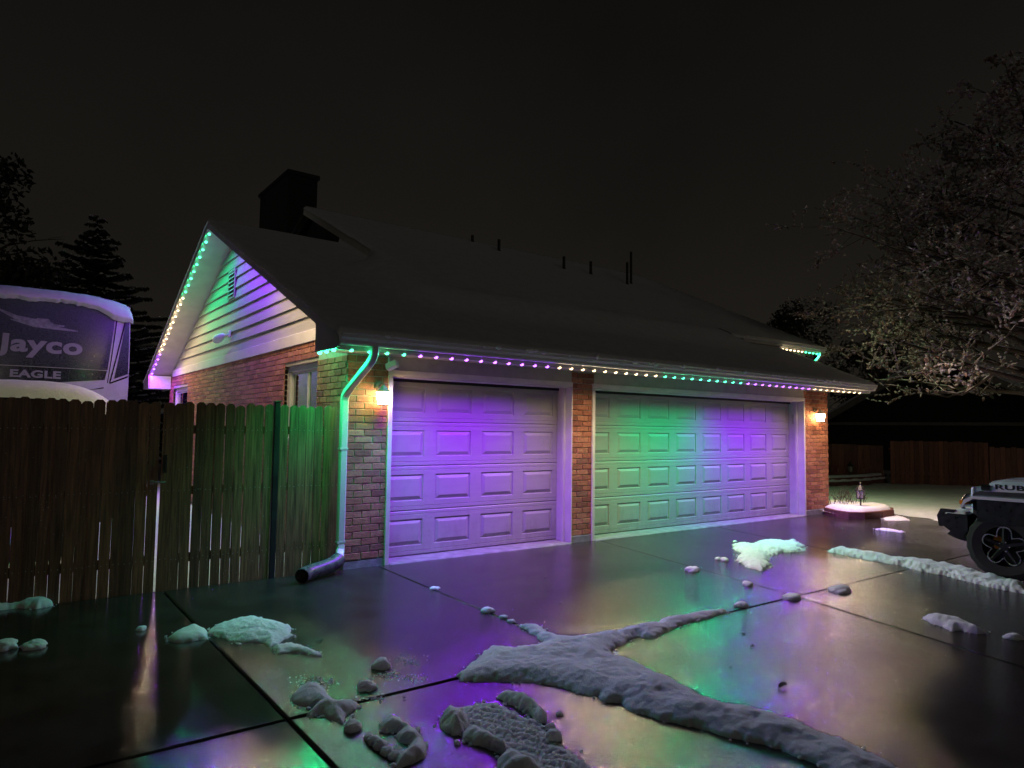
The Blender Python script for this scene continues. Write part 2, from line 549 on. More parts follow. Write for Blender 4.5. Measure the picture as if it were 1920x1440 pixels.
def slab(c, rw):
    g = .0055
    xs = [JX[c][rw] + g, JX[c + 1][rw] - g, JX[c + 1][rw + 1] - g, JX[c][rw + 1] + g]
    if c == 0 and rw == 0: pass
    ys = [JY[rw] - (g if rw else 0), JY[rw] - (g if rw else 0), JY[rw + 1] + g, JY[rw + 1] + g]
    top = random.uniform(-.003, .003)
    # settle: subdivide so the top can undulate slightly
    Lx = xs[1] - xs[0]; Ly = abs(ys[2] - ys[0])
    pa = [0, .012 / Lx] + list(np.linspace(.05 / Lx, 1 - .05 / Lx, 43)) + [1 - .012 / Lx, 1]
    pb = [0, .012 / Ly] + list(np.linspace(.05 / Ly, 1 - .05 / Ly, 43)) + [1 - .012 / Ly, 1]
    N = len(pa) - 1
    vv = []; ff = []
    for j in range(N + 1):
        for i in range(N + 1):
            a = pa[i]; b_ = pb[j]
            x = (xs[0] * (1 - a) + xs[1] * a) * (1 - b_) + (xs[3] * (1 - a) + xs[2] * a) * b_
            y = (ys[0] * (1 - a) + ys[1] * a) * (1 - b_) + (ys[3] * (1 - a) + ys[2] * a) * b_
            rim = (i in (0, N) or j in (0, N))
            e = .006 if rim else 0
            if rim and abs(y) > .1:
                x += .006 * (float(fbm(np.array(x * 9.), np.array(y * 9.), 3)) - .5) * 2; y += .006 * (float(fbm(np.array(x * 9.), np.array(y * 9.), 7)) - .5) * 2
                e += .006 * float(vnoise(x * 14, y * 14, 2))
            z = top - e + .004 * (float(vnoise(x * .8, y * .8, 4)) - .5)
            vv.append((x, y, z))
    for j in range(N):
        for i in range(N):
            k = j * (N + 1) + i
            ff.append((k, k + N + 1, k + N + 2, k + 1))
    mb = MB().add(vv, ff)
    ring = [i for i in range(N + 1)] + [j * (N + 1) + N for j in range(1, N + 1)] + [N * (N + 1) + i for i in range(N - 1, -1, -1)] + [j * (N + 1) for j in range(N - 1, 0, -1)]
    b0 = len(mb.v)
    for k in ring: mb.v.append((vv[k][0], vv[k][1], -.045))
    n = len(ring)
    for i in range(n):
        mb.f.append((ring[i], ring[(i + 1) % n], b0 + (i + 1) % n, b0 + i)); mb.m.append(0)
    return mb.build('slab', M['concrete_pond' if c == 0 else 'concrete'], bed)


# narrow arris: put the first/last grid line 1.5 cm from the rim by remapping is not needed at this size
for c in range(5):
    for rw in range(2):
        slab(c, rw)

# ================================================================== the house
WX = .12                       # gable wall plane
D1A, D1B = .54, 3.28
D2A, D2B = 3.718, 9.124
XR = 10.01
HZ = 2.13
REC = .28
SOF = 2.36
house = empty('brick_house', (5, 5, 0), 'long low brick house with attached garage, snowy roof and coloured eave lights', 'house')


def roof_z(y):                 # top of garage roof deck
    return 2.76 + .43 * (y if y <= 5.2 else 10.4 - y)


# --- bricks
BL, BH, BJ = .203, .065, .010


def brick_mesh(L, name):
    ch = .0035; d = .05; h = BH
    vv = [(0, d, 0), (L, d, 0), (L, d, h), (0, d, h),
          (0, ch, 0), (L, ch, 0), (L, ch, h), (0, ch, h),
          (ch, 0, ch), (L - ch, 0, ch), (L - ch, 0, h - ch), (ch, 0, h - ch)]
    ff = [(8, 9, 10, 11), (4, 5, 9, 8), (5, 6, 10, 9), (6, 7, 11, 10), (7, 4, 8, 11),
          (0, 1, 5, 4), (1, 2, 6, 5), (2, 3, 7, 6), (3, 0, 4, 7)]
    return vv, ff


_bm_cache = {}


def brick_data(L):
    k = round(L, 3)
    if k not in _bm_cache:
        vv, ff = brick_mesh(k, 'brick')
        _bm_cache[k] = MB().add(vv, ff).mesh('brick', M['brick'])
    return _bm_cache[k]


def lay(length, z0, z1):
    """yield (u, z, L) for a running bond; u along the wall"""
    z = z0; row = 0
    while z + BH <= z1 + .02:
        u = 0.0
        first = BL if row % 2 == 0 else (BL - BJ) / 2
        L = min(first, length)
        while u < length - .02:
            L = min(L, length - u)
            yield (u, z, L, row)
            u += L + BJ; L = BL
        z += BH + BJ; row += 1


def brick_face(wall, origin, rot, length, z0, z1, single=True, zmin=-1, mb=None):
    """bricks proud of a mortar core; rot: 0 faces -y (u=+x), 1 faces -x (u=-y from origin)"""
    for (u, z, L, row) in lay(length, z0, z1):
        dz = random.uniform(-.0012, .0012); dp = random.uniform(-.0025, .002)
        if single and z >= zmin:
            ob = bpy.data.objects.new('brick', brick_data(L))
            if rot == 0:
                loc = (origin[0] + u, origin[1] - .012 + dp, z + dz); rz = 0
            else:
                loc = (origin[0] - .012 + dp, origin[1] - u, z + dz); rz = -math.pi / 2
            link(ob, wall, loc)
            ob.rotation_euler = (random.uniform(-.006, .006), random.uniform(-.008, .008), rz)
        elif mb is not None:
            vv, ff = brick_mesh(L, '')
            if rot == 0:
                mb.add([(origin[0] + u + q[0], origin[1] - .012 + dp + q[1], z + dz + q[2]) for q in vv], ff)
            else:
                mb.add([(origin[0] - .012 + dp + q[1], origin[1] - u - q[0], z + dz + q[2]) for q in vv], ff)


# corner pier with short wing wall
pier = MB().box(.0, D1A - .045, .0, .87, .09, SOF + .4).build('brick_pier', M['mortar'], house)
brick_face(pier, (0, 0), 0, D1A - .045, .10, SOF)
restb = MB()
brick_face(pier, (0, .87), 1, .87, .10, SOF, True, 1.66, restb)
if restb.v:
    tag(restb.build('bricks', M['brick'], pier), kind='stuff')
MB().bbox(.004, D1A - .05, -.008, .86, -.05, .092, .008).build('foundation', M['foundation'], house)
# middle pier
p2 = MB().box(D1B + .005, D2A - .005, .0, .5, .09, SOF).build('brick_pier', M['mortar'], house)
brick_face(p2, (D1B + .012, 0), 0, D2A - D1B - .024, .10, SOF)
MB().bbox(D1B + .002, D2A - .002, -.016, .4, -.05, .092, .008).build('foundation', M['foundation'], house)
# right pier
p3 = MB().box(D2B + .03, XR, .0, 3.0, .09, SOF).build('brick_pier', M['mortar'], house)
brick_face(p3, (D2B + .035, 0), 0, XR - D2B - .035, .10, SOF)
MB().bbox(D2B + .03, XR + .005, -.016, 2.9, -.05, .092, .008).build('foundation', M['foundation'], house)
# gable wall with two window openings
GW_TOP = 2.64
wins = [(1.02, 2.44, 1.35, 2.37), (8.6, 10.1, 1.45, 2.36)]     # y0,y1,z0,z1
gw = MB()
ycuts = [.87, 1.02, 2.44, 8.6, 10.1, 10.5]
for a, b in zip(ycuts[:-1], ycuts[1:]):
    w = [q for q in wins if q[0] == a and q[1] == b]
    if w:
        gw.box(WX, WX + .2, a, b, 0, w[0][2]); gw.box(WX, WX + .2, a, b, w[0][3], GW_TOP)
    else:
        gw.box(WX, WX + .2, a, b, 0, GW_TOP)
gw = gw.build('gable_wall', M['mortar'], house)
gb = MB()
for (u, z, L, row) in lay(10.5 - .88, .02, GW_TOP - .01):
    y1 = 10.5 - u; y0 = y1 - L
    hit = False
    for (a, b, c, d) in wins:
        if z + BH > c + .004 and z < d - .004 and y1 > a + .004 and y0 < b - .004:
            hit = True
            # trimmed leftovers on either side
            for (p, q) in ((max(y0, b), y1), (y0, min(y1, a))):
                if q - p > .03:
                    vv, ff = brick_mesh(q - p, '')
                    gb.add([(WX - .012 + k[1], q - k[0], z + k[2]) for k in vv], ff)
    if not hit:
        dp = random.uniform(-.0025, .002)
        vv, ff = brick_mesh(L, '')
        gb.add([(WX - .012 + dp + k[1], y1 - k[0], z + k[2]) for k in vv], ff)
tag(gb.build('bricks', M['brick'], gw), kind='stuff')
# side and rear walls of the body (unseen, keep the shell closed)
MB().box(XR - .2, XR, 3.0, 10.5, 0, 2.6).box(.32, XR - .2, 10.3, 10.5, 0, 2.6).build('rear_wall', M['mortar'], house)


def window(y0, y1, z0, z1, split):
    fx = WX + .05
    w = MB()
    t = .075
    w.bbox(fx, fx + .09, y0 + .004, y1 - .004, z1 - t, z1 - .004)
    w.bbox(fx, fx + .09, y0 + .004, y0 + t, z0 + .03, z1 - t)
    w.bbox(fx, fx + .09, y1 - t, y1 - .004, z0 + .03, z1 - t)
    win = w.build('window', M['trim'], house)
    MB().bbox(fx - .055, fx + .09, y0 + .004, y1 - .004, z0 - .0, z0 + .04).build('sill', M['trim'], win)
    s = MB()
    q = .04
    a, b, c, d = y0 + t, y1 - t, z0 + .042, z1 - t
    s.box(fx + .03, fx + .06, a, b, d - q, d); s.box(fx + .03, fx + .06, a, b, c, c + q)
    s.box(fx + .03, fx + .06, a, a + q, c + q, d - q); s.box(fx + .03, fx + .06, b - q, b, c + q, d - q)
    if split: s.box(fx + .025, fx + .065, (a + b) / 2 - .025, (a + b) / 2 + .025, c + q, d - q)
    s.build('sash', M['trim'], win)
    for (e, f) in (((a + q, (a + b) / 2 - .025), ((a + b) / 2 + .025, b - q)) if split else ((a + q, b - q),)):
        MB().box(fx + .042, fx + .05, e, f, c + q, d - q).build('pane', M['glass'], win)
    MB().box(fx + .12, fx + .14, y0, y1, z0, z1).build('blind', M['metal_dark'], win)


window(*wins[0], True)
window(*wins[1], False)

# --- gable siding: lap boards, each its own piece
TRIM_TOP = 2.80
sd_ = bpy.data.objects.new('gable_siding', MB().prism([(.62, TRIM_TOP), (9.78, TRIM_TOP), (5.2, TRIM_TOP + 4.58 * .43)], 'x', WX + .02, WX + .08).mesh('gable_siding', M['siding']))
link(sd_, house)


def wall_lim(z):                # half width of gable at z (siding meets rake soffit)
    return (4.885 - z) / .43


z = TRIM_TOP
k = 0
while z < 4.86:
    z2 = min(z + .187, 4.88)
    h0 = wall_lim(z); h1 = max(wall_lim(z2), .02)
    segs = [(-1, 1)] if k % 3 else [(-1, random.uniform(-.4, .4)), None]
    cuts = [-h0]
    if k % 2 == 0 and h0 > 2: cuts.append(random.uniform(-.6, .6) * h0)
    cuts.append(h0)
    for a, b in zip(cuts[:-1], cuts[1:]):
        a1 = max(a, -h1) if a == -h0 else a
        b1 = min(b, h1) if b == h0 else b
        g = .0015
        y = 5.2
        vv = [(WX - .018, y + a + g, z - .012), (WX - .018, y + b - g, z - .012), (WX + .012, y + b1 - g, z2), (WX + .012, y + a1 + g, z2),
              (WX + .03, y + a + g, z - .012), (WX + .03, y + b - g, z - .012), (WX + .03, y + b1 - g, z2), (WX + .03, y + a1 + g, z2)]
        MB().add(vv, [(1, 0, 3, 2), (0, 1, 5, 4), (4, 5, 6, 7), (1, 2, 6, 5), (2, 3, 7, 6), (3, 0, 4, 7)]).build('siding_board', M['siding'], sd_)
    z = z2 + .0005; k += 1
MB().bbox(WX - .03, WX + .02, .35, 10.2, 2.632, TRIM_TOP - .014, .004).build('trim_board', M['trim'], house)
# louvred vent
vt = MB()
vt.box(WX - .032, WX - .014, 5.14, 5.57, 4.225, 4.265).box(WX - .032, WX - .014, 5.14, 5.57, 3.755, 3.795)
vt.box(WX - .032, WX - .014, 5.14, 5.175, 3.795, 4.225).box(WX - .032, WX - .014, 5.535, 5.57, 3.795, 4.225)
vt.box(WX - .0195, WX - .0185, 5.17, 5.54, 3.79, 4.23)
vt = vt.build('vent', M['siding'], house)
MB().box(WX - .023, WX - .0205, 5.175, 5.535, 3.796, 4.224).build('screen', M['metal_dark'], vt)
for i in range(6):
    zz = 3.81 + i * .072
    MB().add([(WX - .046, 5.176, zz), (WX - .046, 5.534, zz), (WX - .024, 5.534, zz + .034), (WX - .024, 5.176, zz + .034),
              (WX - .046, 5.176, zz + .006), (WX - .046, 5.534, zz + .006), (WX - .024, 5.534, zz + .04), (WX - .024, 5.176, zz + .04)],
             [(0, 1, 2, 3), (7, 6, 5, 4), (0, 4, 5, 1), (3, 2, 6, 7), (1, 5, 6, 2), (0, 3, 7, 4)]).build('slat', M['siding'], vt)

# --- roof deck, rake boards, soffits, eaves
RX0, RX1 = -.34, 10.60


def chev(top, bot, ya=-.60, yb=11.0):
    """chevron profile (y,z) between two vertical offsets from the roof top"""
    zt = lambda y: roof_z(y)
    return [(ya, zt(ya) + bot), (5.2, zt(5.2) + bot), (yb, zt(yb) + bot), (yb, zt(yb) + top), (5.2, zt(5.2) + top), (ya, zt(ya) + top)]


def chev_build(name, mat, top, bot, x0, x1, ya=-.60, yb=11.0):
    P = chev(top, bot, ya, yb)
    mb = MB()
    mb.prism([P[0], P[1], P[4], P[5]], 'x', x0, x1)
    mb.prism([P[1], P[2], P[3], P[4]], 'x', x0, x1)
    return mb.build(name, mat, house)


chev_build('roof', M['roof'], 0, -.06, RX0, RX1)
chev_build('rake_soffit', M['soffit'], -.062, -.085, RX0 + .002, WX + .10, -.02, 10.42)
chev_build('rake_board', M['fascia'], .005, -.118, RX0 - .028, RX0 - .001, -.60, 11.0)
chev_build('rake_board', M['fascia'], .005, -.118, RX1 + .001, RX1 + .028, -.60, 11.0)
# eave box: soffit + fascia, and the boxed returns at the gable
MB().box(RX0 + .001, RX1, -.535, -.002, SOF, SOF + .02).build('eave_soffit', M['soffit'], house)
MB().box(RX0, RX1, -.565, -.537, SOF - .02, 2.52).build('eave_fascia', M['trim'], house)
for (a, b, e) in ((-.60, .03, 0), (10.37, 11.0, 1)):
    P = [(a, SOF - .005), (b, SOF - .005), (b, roof_z(b) - .10), (a, roof_z(a) - .10)]
    MB().prism(P, 'x', RX0 - .026, RX0 - .002).build('eave_return', M['fascia'], house)
    mid = [(a + .04, SOF - .002), (b, SOF - .002), (b, roof_z(b) - .12), (a + .04, roof_z(a + .04) - .12)]
    if e: mid = [(a, SOF - .002), (b - .04, SOF - .002), (b - .04, roof_z(b - .04) - .12), (a, roof_z(a) - .12)]
    MB().prism(mid, 'x', RX0 + .004, WX - .02 if e else -.005).build('eave_box', M['trim'], house)
# frieze panels over the doors
MB().box(D1A - .04, D1B + .004, -.012, .2, HZ + .075, SOF - .001).build('frieze', M['frieze'], house)
MB().box(D2A - .004, D2B + .028, -.012, .2, HZ + .075, SOF - .001).build('frieze', M['frieze'], house)
# gutter with K profile
gp = [(-.567, 2.475), (-.567, 2.372), (-.64, 2.372), (-.655, 2.39), (-.658, 2.42), (-.685, 2.445), (-.690, 2.478), (-.70, 2.482), (-.70, 2.492), (-.683, 2.492), (-.678, 2.45), (-.65, 2.425), (-.645, 2.395), (-.635, 2.384), (-.578, 2.384), (-.578, 2.475)]
g_ = MB().prism(gp, 'x', RX0 - .02, RX1 + .02)
g_.prism([(-.567, 2.376), (-.638, 2.376), (-.69, 2.48), (-.567, 2.48)], 'x', RX0 - .022, RX0 - .018)
g_.prism([(-.567, 2.376), (-.638, 2.376), (-.69, 2.48), (-.567, 2.48)], 'x', RX1 + .018, RX1 + .022)
g_.build('gutter', M['gutter'], house)

# --- garage doors
def garage_door(x0, x1, cols):
    W = x1 - x0
    yd = REC
    base = MB()
    sh = HZ / 4
    pit = W / cols
    pw = pit - .17; ph = .315
    cz_ = lambda i: .02 + (i + .5) * sh + .004
    for i in range(4):      # four hinged sections with a rounded joint
        z0 = .02 + i * sh; z1 = .02 + (i + 1) * sh - .004
        P = [(yd + .05, z0), (yd + .006, z0), (yd, z0 + .008), (yd, z0 + .045), (yd + .005, z0 + .049), (yd, z0 + .053), (yd, cz_(i) - ph / 2), (yd + .05, cz_(i) - ph / 2)]
        base.prism(P, 'x', x0 + .002, x1 - .002)
        P = [(yd + .05, cz_(i) + ph / 2), (yd, cz_(i) + ph / 2), (yd, z1 - .050), (yd + .005, z1 - .046), (yd, z1 - .042), (yd, z1 - .012), (yd + .010, z1), (yd + .05, z1)]
        base.prism(P, 'x', x0 + .002, x1 - .002)
        for c in range(cols + 1):
            xa = x0 + .002 if c == 0 else x0 + (c - .5) * pit + pw / 2
            xb = x1 - .002 if c == cols else x0 + (c + .5) * pit - pw / 2
            base.box(xa, xb, yd, yd + .05, cz_(i) - ph / 2 + .0002, cz_(i) + ph / 2 - .0002)
    d = base.build('garage_door', M['door'], house)
    pit = W / cols
    pw = pit - .17; ph = .315
    for i in range(4):
        for c in range(cols):
            cx = x0 + (c + .5) * pit; cz = .02 + (i + .5) * sh + .004
            def ring(ins, y): return [(-pw / 2 + ins, y, -ph / 2 + ins), (pw / 2 - ins, y, -ph / 2 + ins), (pw / 2 - ins, y, ph / 2 - ins), (-pw / 2 + ins, y, ph / 2 - ins)]
            key = (cols, 'p')
            if key not in _bm_cache:
                vv = ring(-.001, .001) + ring(.004, .013) + ring(.012, .014) + ring(.054, -.004) + ring(.056, -.0045) + ring(.060, -.0045)
                ff = []
                for r_ in range(5):
                    for e in range(4):
                        ff.append((r_ * 4 + e, r_ * 4 + (e + 1) % 4, (r_ + 1) * 4 + (e + 1) % 4, (r_ + 1) * 4 + e))
                ff.append((20, 21, 22, 23))
                _bm_cache[key] = MB().add(vv, ff).mesh('panel', M['door'])
            link(bpy.data.objects.new('panel', _bm_cache[key]), d, (cx, yd, cz))
    MB().box(x0 + .003, x1 - .003, yd + .004, yd + .03, -.004, .019).build('bottom_seal', M['black_plastic'], d)
    # jambs and head
    f = MB()
    f.box(x0 - .04, x0, .001, REC + .06, -.005, HZ)
    f.box(x1, x1 + .03 if x1 > 5 else x1 + .004, .001, REC + .06, -.005, HZ)
    f.box(x0 - .04, x1 + (.03 if x1 > 5 else .004), -.0, REC + .06, HZ, HZ + .07)
    fr = f.build('door_frame', M['trim'], house)
    MB().bbox(x0 - .05, x0 + .004, -.034, -.0005, -.004, HZ + .016, .004).build('casing', M['trim'], fr)
    if x1 > 5:
        MB().bbox(x1 - .004, x1 + .036, -.034, -.0005, -.004, HZ + .016, .004).build('casing', M['trim'], fr)
        MB().bbox(x1 - .035, x1 - .0005, .10, .15, -.004, HZ - .001, .003).build('stop', M['trim'], fr)
    else:
        MB().bbox(x1 - .006, x1 + .012, -.034, -.0005, -.004, HZ + .016, .004).build('casing', M['trim'], fr)
        MB().bbox(x1 - .035, x1 - .0005, .10, .15, -.004, HZ - .001, .003).build('stop', M['trim'], fr)
    MB().bbox(x0 - .05, x1 + (.036 if x1 > 5 else .012), -.036, -.0005, HZ + .0165, HZ + .074, .004).build('head_casing', M['trim'], fr)
    MB().box(x0, x1, REC - .03, REC - .012, HZ - .035, HZ).build('weather_strip', M['black_plastic'], fr)
    # concrete sill in the opening
    MB().bbox(x0 + .001, x1 - .001, -.055, REC + .2, -.05, .012, .012).build('threshold', M['foundation'], fr)
    return d


garage_door(D1A, D1B, 4)
garage_door(D2A, D2B, 8)
# dark garage interior stop behind the doors
MB().box(.3, XR - .25, REC + .12, REC + .14, 0, 2.35).build('inner_wall', M['dark_siding'], house)
# keypad on the right jamb
kp = MB().bbox(D2B - .022, D2B - .0006, .165, .215, 1.72, 1.90, .005).build('keypad', M['frieze'], house)

# --- main house beyond: higher roof, gable, chimney, pipes
MRY, MRZ, MS = 7.2, 6.23, .4655


def main_z(y):
    return MRZ - MS * abs(y - MRY)


def mchev(top, bot, ya, yb):
    return [(ya, main_z(ya) + bot), (MRY, MRZ + bot), (yb, main_z(yb) + bot), (yb, main_z(yb) + top), (MRY, MRZ + top), (ya, main_z(ya) + top)]


def mbuild(name, mat, top, bot, x0, x1, ya, yb=13.0):
    P = mchev(top, bot, ya, yb)
    mb = MB(); mb.prism([P[0], P[1], P[4], P[5]], 'x', x0, x1); mb.prism([P[1], P[2], P[3], P[4]], 'x', x0, x1)
    return mb.build(name, mat, house)


MX0, MX1 = 2.0, 12.35
mbuild('roof', M['roof'], 0, -.07, MX0, MX1, 1.45)
MB().prism([(1.6, main_z(1.6) - .15), (MRY, MRZ - .15), (MRY, MRZ + .01), (1.6, main_z(1.6) + .01)], 'x', MX0 - .03, MX0 - .001).build('rake_board', M['trim'], house)
MB().prism([(MRY, MRZ - .15), (13.0, main_z(13.0) - .15), (13.0, main_z(13.0) - .07), (MRY, MRZ - .07)], 'x', MX0 + .1, MX0 + .12).build('rake_board', M['chimney'], house)
mbuild('rake_board', M['fascia'], .01, -.15, MX1 + .001, MX1 + .03, 1.45)
MB().prism([(5.0, 4.2), (9.4, 4.2), (9.4, main_z(9.4) - .12), (MRY, MRZ - .12), (5.0, main_z(5.0) - .12)], 'x', MX0 + .25, MX0 + .35).build('gable_wall', M['dark_siding'], house)
MB().prism([(2.1, 0), (12.4, 0), (12.4, main_z(12.4) - .12), (MRY, MRZ - .12), (2.1, main_z(2.1) - .12)], 'x', MX1 - .55, MX1 - .45).build('end_wall', M['dark_siding'], house)
MB().box(10.03, MX1 - .46, 2.1, 2.2, 0, 3.33).build('front_wall', M['mortar'], house)
ez = main_z(1.45)
MB().box(9.2, MX1 + .03, 1.40, 1.43, ez - .135, ez - .005).build('eave_fascia', M['trim'], house)
MB().box(10.63, MX1 + .0, 1.431, 2.1, ez - .132, ez - .112).build('eave_soffit', M['soffit'], house)
MB().prism([(1.39, ez - .02), (1.39, ez - .13), (1.33, ez - .13), (1.315, ez - .08), (1.285, ez - .05), (1.28, ez - .005), (1.30, ez - .005), (1.33, ez - .08), (1.345, ez - .115), (1.375, ez - .115), (1.375, ez - .02)], 'x', 9.2, MX1 + .05).build('gutter', M['gutter'], house)
MB().rtube([(12.2, 1.335, ez - .13), (12.2, 1.335, ez - .2), (12.2, 1.40, ez - .28), (12.2, 1.7, ez - .52), (12.2, 2.03, ez - .70), (12.2, 2.06, ez - .78), (12.2, 2.06, .1)], .075, .055, (1, 0, 0)).build('downspout', M['gutter'], house)
MB().bbox(1.93, 2.62, 8.15, 10.28, 4.0, 7.33, .03).bbox(1.89, 2.66, 8.11, 10.32, 7.25, 7.36, .02).build('chimney', M['chimney'], house)

for (vx, vy, h, r_) in ((6.15, 6.95, .22, .035), (6.5, 6.3, .34, .036), (7.9, 5.5, .36, .036), (8.8, 5.5, .38, .036), (9.6, 5.0, .62, .032), (9.95, 5.2, .9, .032)):
    zb = main_z(vy)
    MB().lathe([(r_ * 1.5, -.05), (r_ * 1.4, .06), (r_, .08), (r_, h), (r_ * .8, h), (r_ * .8, h - .03)], (vx, vy, zb), 12).build('vent_pipe', M['metal_dark'], house)

# downspout on the garage corner
ds = MB()
ds.rtube([(.02, -.625, 2.378), (.02, -.62, 2.30), (.012, -.60, 2.25), (0, -.545, 2.195), (-.03, -.28, 2.03), (-.045, -.12, 1.93), (-.05, -.075, 1.885), (-.05, -.058, 1.83), (-.05, -.055, 1.2), (-.05, -.055, .30), (-.055, -.07, .23), (-.085, -.13, .165), (-.12, -.18, .14)], .082, .062, (1, 0, 0))
for zz in (.30, 1.30): ds.box(-.0955, -.0045, -.09, -.02, zz, zz + .018)
ds.build('downspout', M['gutter'], house)

# corrugated drain extension lying on the drive
pts = []; rad = []
P0, P1, P2, P3 = [Vector(q) for q in ((-.10, -.15, .15), (-.22, -.26, .085), (-.46, -.26, .085), (-.60, -.44, .080))]
N = 64
for i in range(N + 1):
    t = i / N
    p = P0 * (1 - t) ** 3 + 3 * P1 * t * (1 - t) ** 2 + 3 * P2 * t * t * (1 - t) + P3 * t ** 3
    pts.append(p); rad.append(.070 + (.0065 if i % 2 else -.003) * (1 if t < .86 else .25))
pipe = MB().tube(pts, rad, 20, False)
inn = [p for p in pts[-10:]]
pipe.tube(inn, [.063] * len(inn), 20, False)
tag(pipe.build('drain_pipe', M['drain_plastic'], None, True), 'black corrugated drain pipe lying at the foot of the corner downspout', 'pipe')

# ================================================================== lit fixtures
def spot_led(loc, col, power, tilt=(0, 0, 0), spread=180):
    ld = bpy.data.lights.new('led', 'AREA')
    ld.shape = 'DISK'; ld.size = .03; ld.spread = math.radians(spread); ld.energy = power; ld.color = col
    lo = bpy.data.objects.new('led_light', ld)
    lo.location = loc; lo.rotation_euler = tilt
    COL.objects.link(lo)


_led_me = {}


def led_mesh(kind):
    if kind not in _led_me:
        mb = MB(); mb.lathe([(.022, .0), (.024, -.008), (.020, -.017), (.012, -.023), (.002, -.026)], (0, 0, 0), 10)
        _led_me[kind] = mb.mesh('bulb', M['led_' + kind], True)
    return _led_me[kind]


LC = {'green': GREEN, 'purple': PURPLE, 'white': WHITE}


def string(label, track, leds, power=None, tilt=(-.80, 0, 0)):
    root = empty('light_string', leds[0][0], label, 'string lights', 'coloured lights along the eaves and rakes')
    for t in track: t(root)
    for (loc, kind) in leds:
        link(bpy.data.objects.new('bulb', led_mesh(kind)), root, loc)
        pw = (power or LED_POWER)
        pn = pw * (.55 if loc[0] < -.25 else 1.15) * {'green': 1.05, 'purple': 1.95, 'white': .36 if tilt[0] else .2}[kind]
        pw = pw * 2.2 * {'green': .66, 'purple': .85, 'white': .88}[kind] * (1.5 if loc[0] > 8.5 else .85 if loc[0] < .5 and kind == 'green' else 1)
        spot_led((loc[0], loc[1], loc[2] - .034), LC[kind], pn, (.14 if tilt[0] else 0, -tilt[1] * .7, 0), 122)
        spot_led((loc[0], loc[1], loc[2] - .036), LC[kind], pw, tilt)
    return root


LY, LZ = -.548, 2.338
front = []
for i in range(53):
    x = -.2 + .2 * i
    kind = 'green' if x < .5 else ['purple', 'white', 'green', 'purple', 'white'][min(4, int((x - .5) / 2.0))]
    front.append(((x, LY, LZ), kind))
front = [q for q in front if q[0][0] < 10.5]
left = [((-.338, -.42, LZ), 'green'), ((-.338, -.23, LZ), 'green'), ((-.338, -.04, LZ), 'green')]
string('lights in green, purple and white blocks along the garage front eave',
       [lambda r_: MB().box(RX0 - .01, RX1 - .02, -.565, -.53, SOF - .034, SOF - .021).box(RX0 - .022, RX0 + .018, -.53, .03, SOF - .018, SOF - .006).build('track', M['trim'], r_)], left + front)


def rake_pts(near, n):
    out = []
    for i in range(n):
        s_ = .16 + i * .235
        y = 5.2 + (-1 if near else 1) * s_ * math.cos(math.atan(.43))
        out.append((RX0 + .03, y, roof_z(y) - .100))
    return out


def rake_track(near):
    a, b = (-.02, 5.2) if near else (5.2, 10.4)
    P = [(a, roof_z(a) - .098), (b, roof_z(b) - .098), (b, roof_z(b) - .086), (a, roof_z(a) - .086)]
    return lambda r_: MB().prism(P, 'x', RX0 + .008, RX0 + .052).build('track', M['trim'], r_)


far = [(p, 'green' if i < 9 else 'white' if i < 19 else 'purple') for i, p in enumerate(rake_pts(False, 24))]
string('lights running green, white then purple down the far side of the gable', [rake_track(False)], far, 2.2, (0, .35, 0))
near = [(p, 'purple' if i < 10 else 'white' if i < 20 else 'green') for i, p in enumerate(rake_pts(True, 23))]
string('lights under the near rake of the gable, mostly hidden by its board', [rake_track(True)], near, 2.0, (0, .35, 0))
back = [((10.75 + .155 * i, 1.395, ez - .158), 'white' if i < 6 else 'green') for i in range(10)]
string('short row of white and green lights under the upper eave at right',
       [lambda r_: MB().box(10.65, MX1 + .01, 1.38, 1.415, ez - .152, ez - .136).build('track', M['trim'], r_)], back, 1.3)


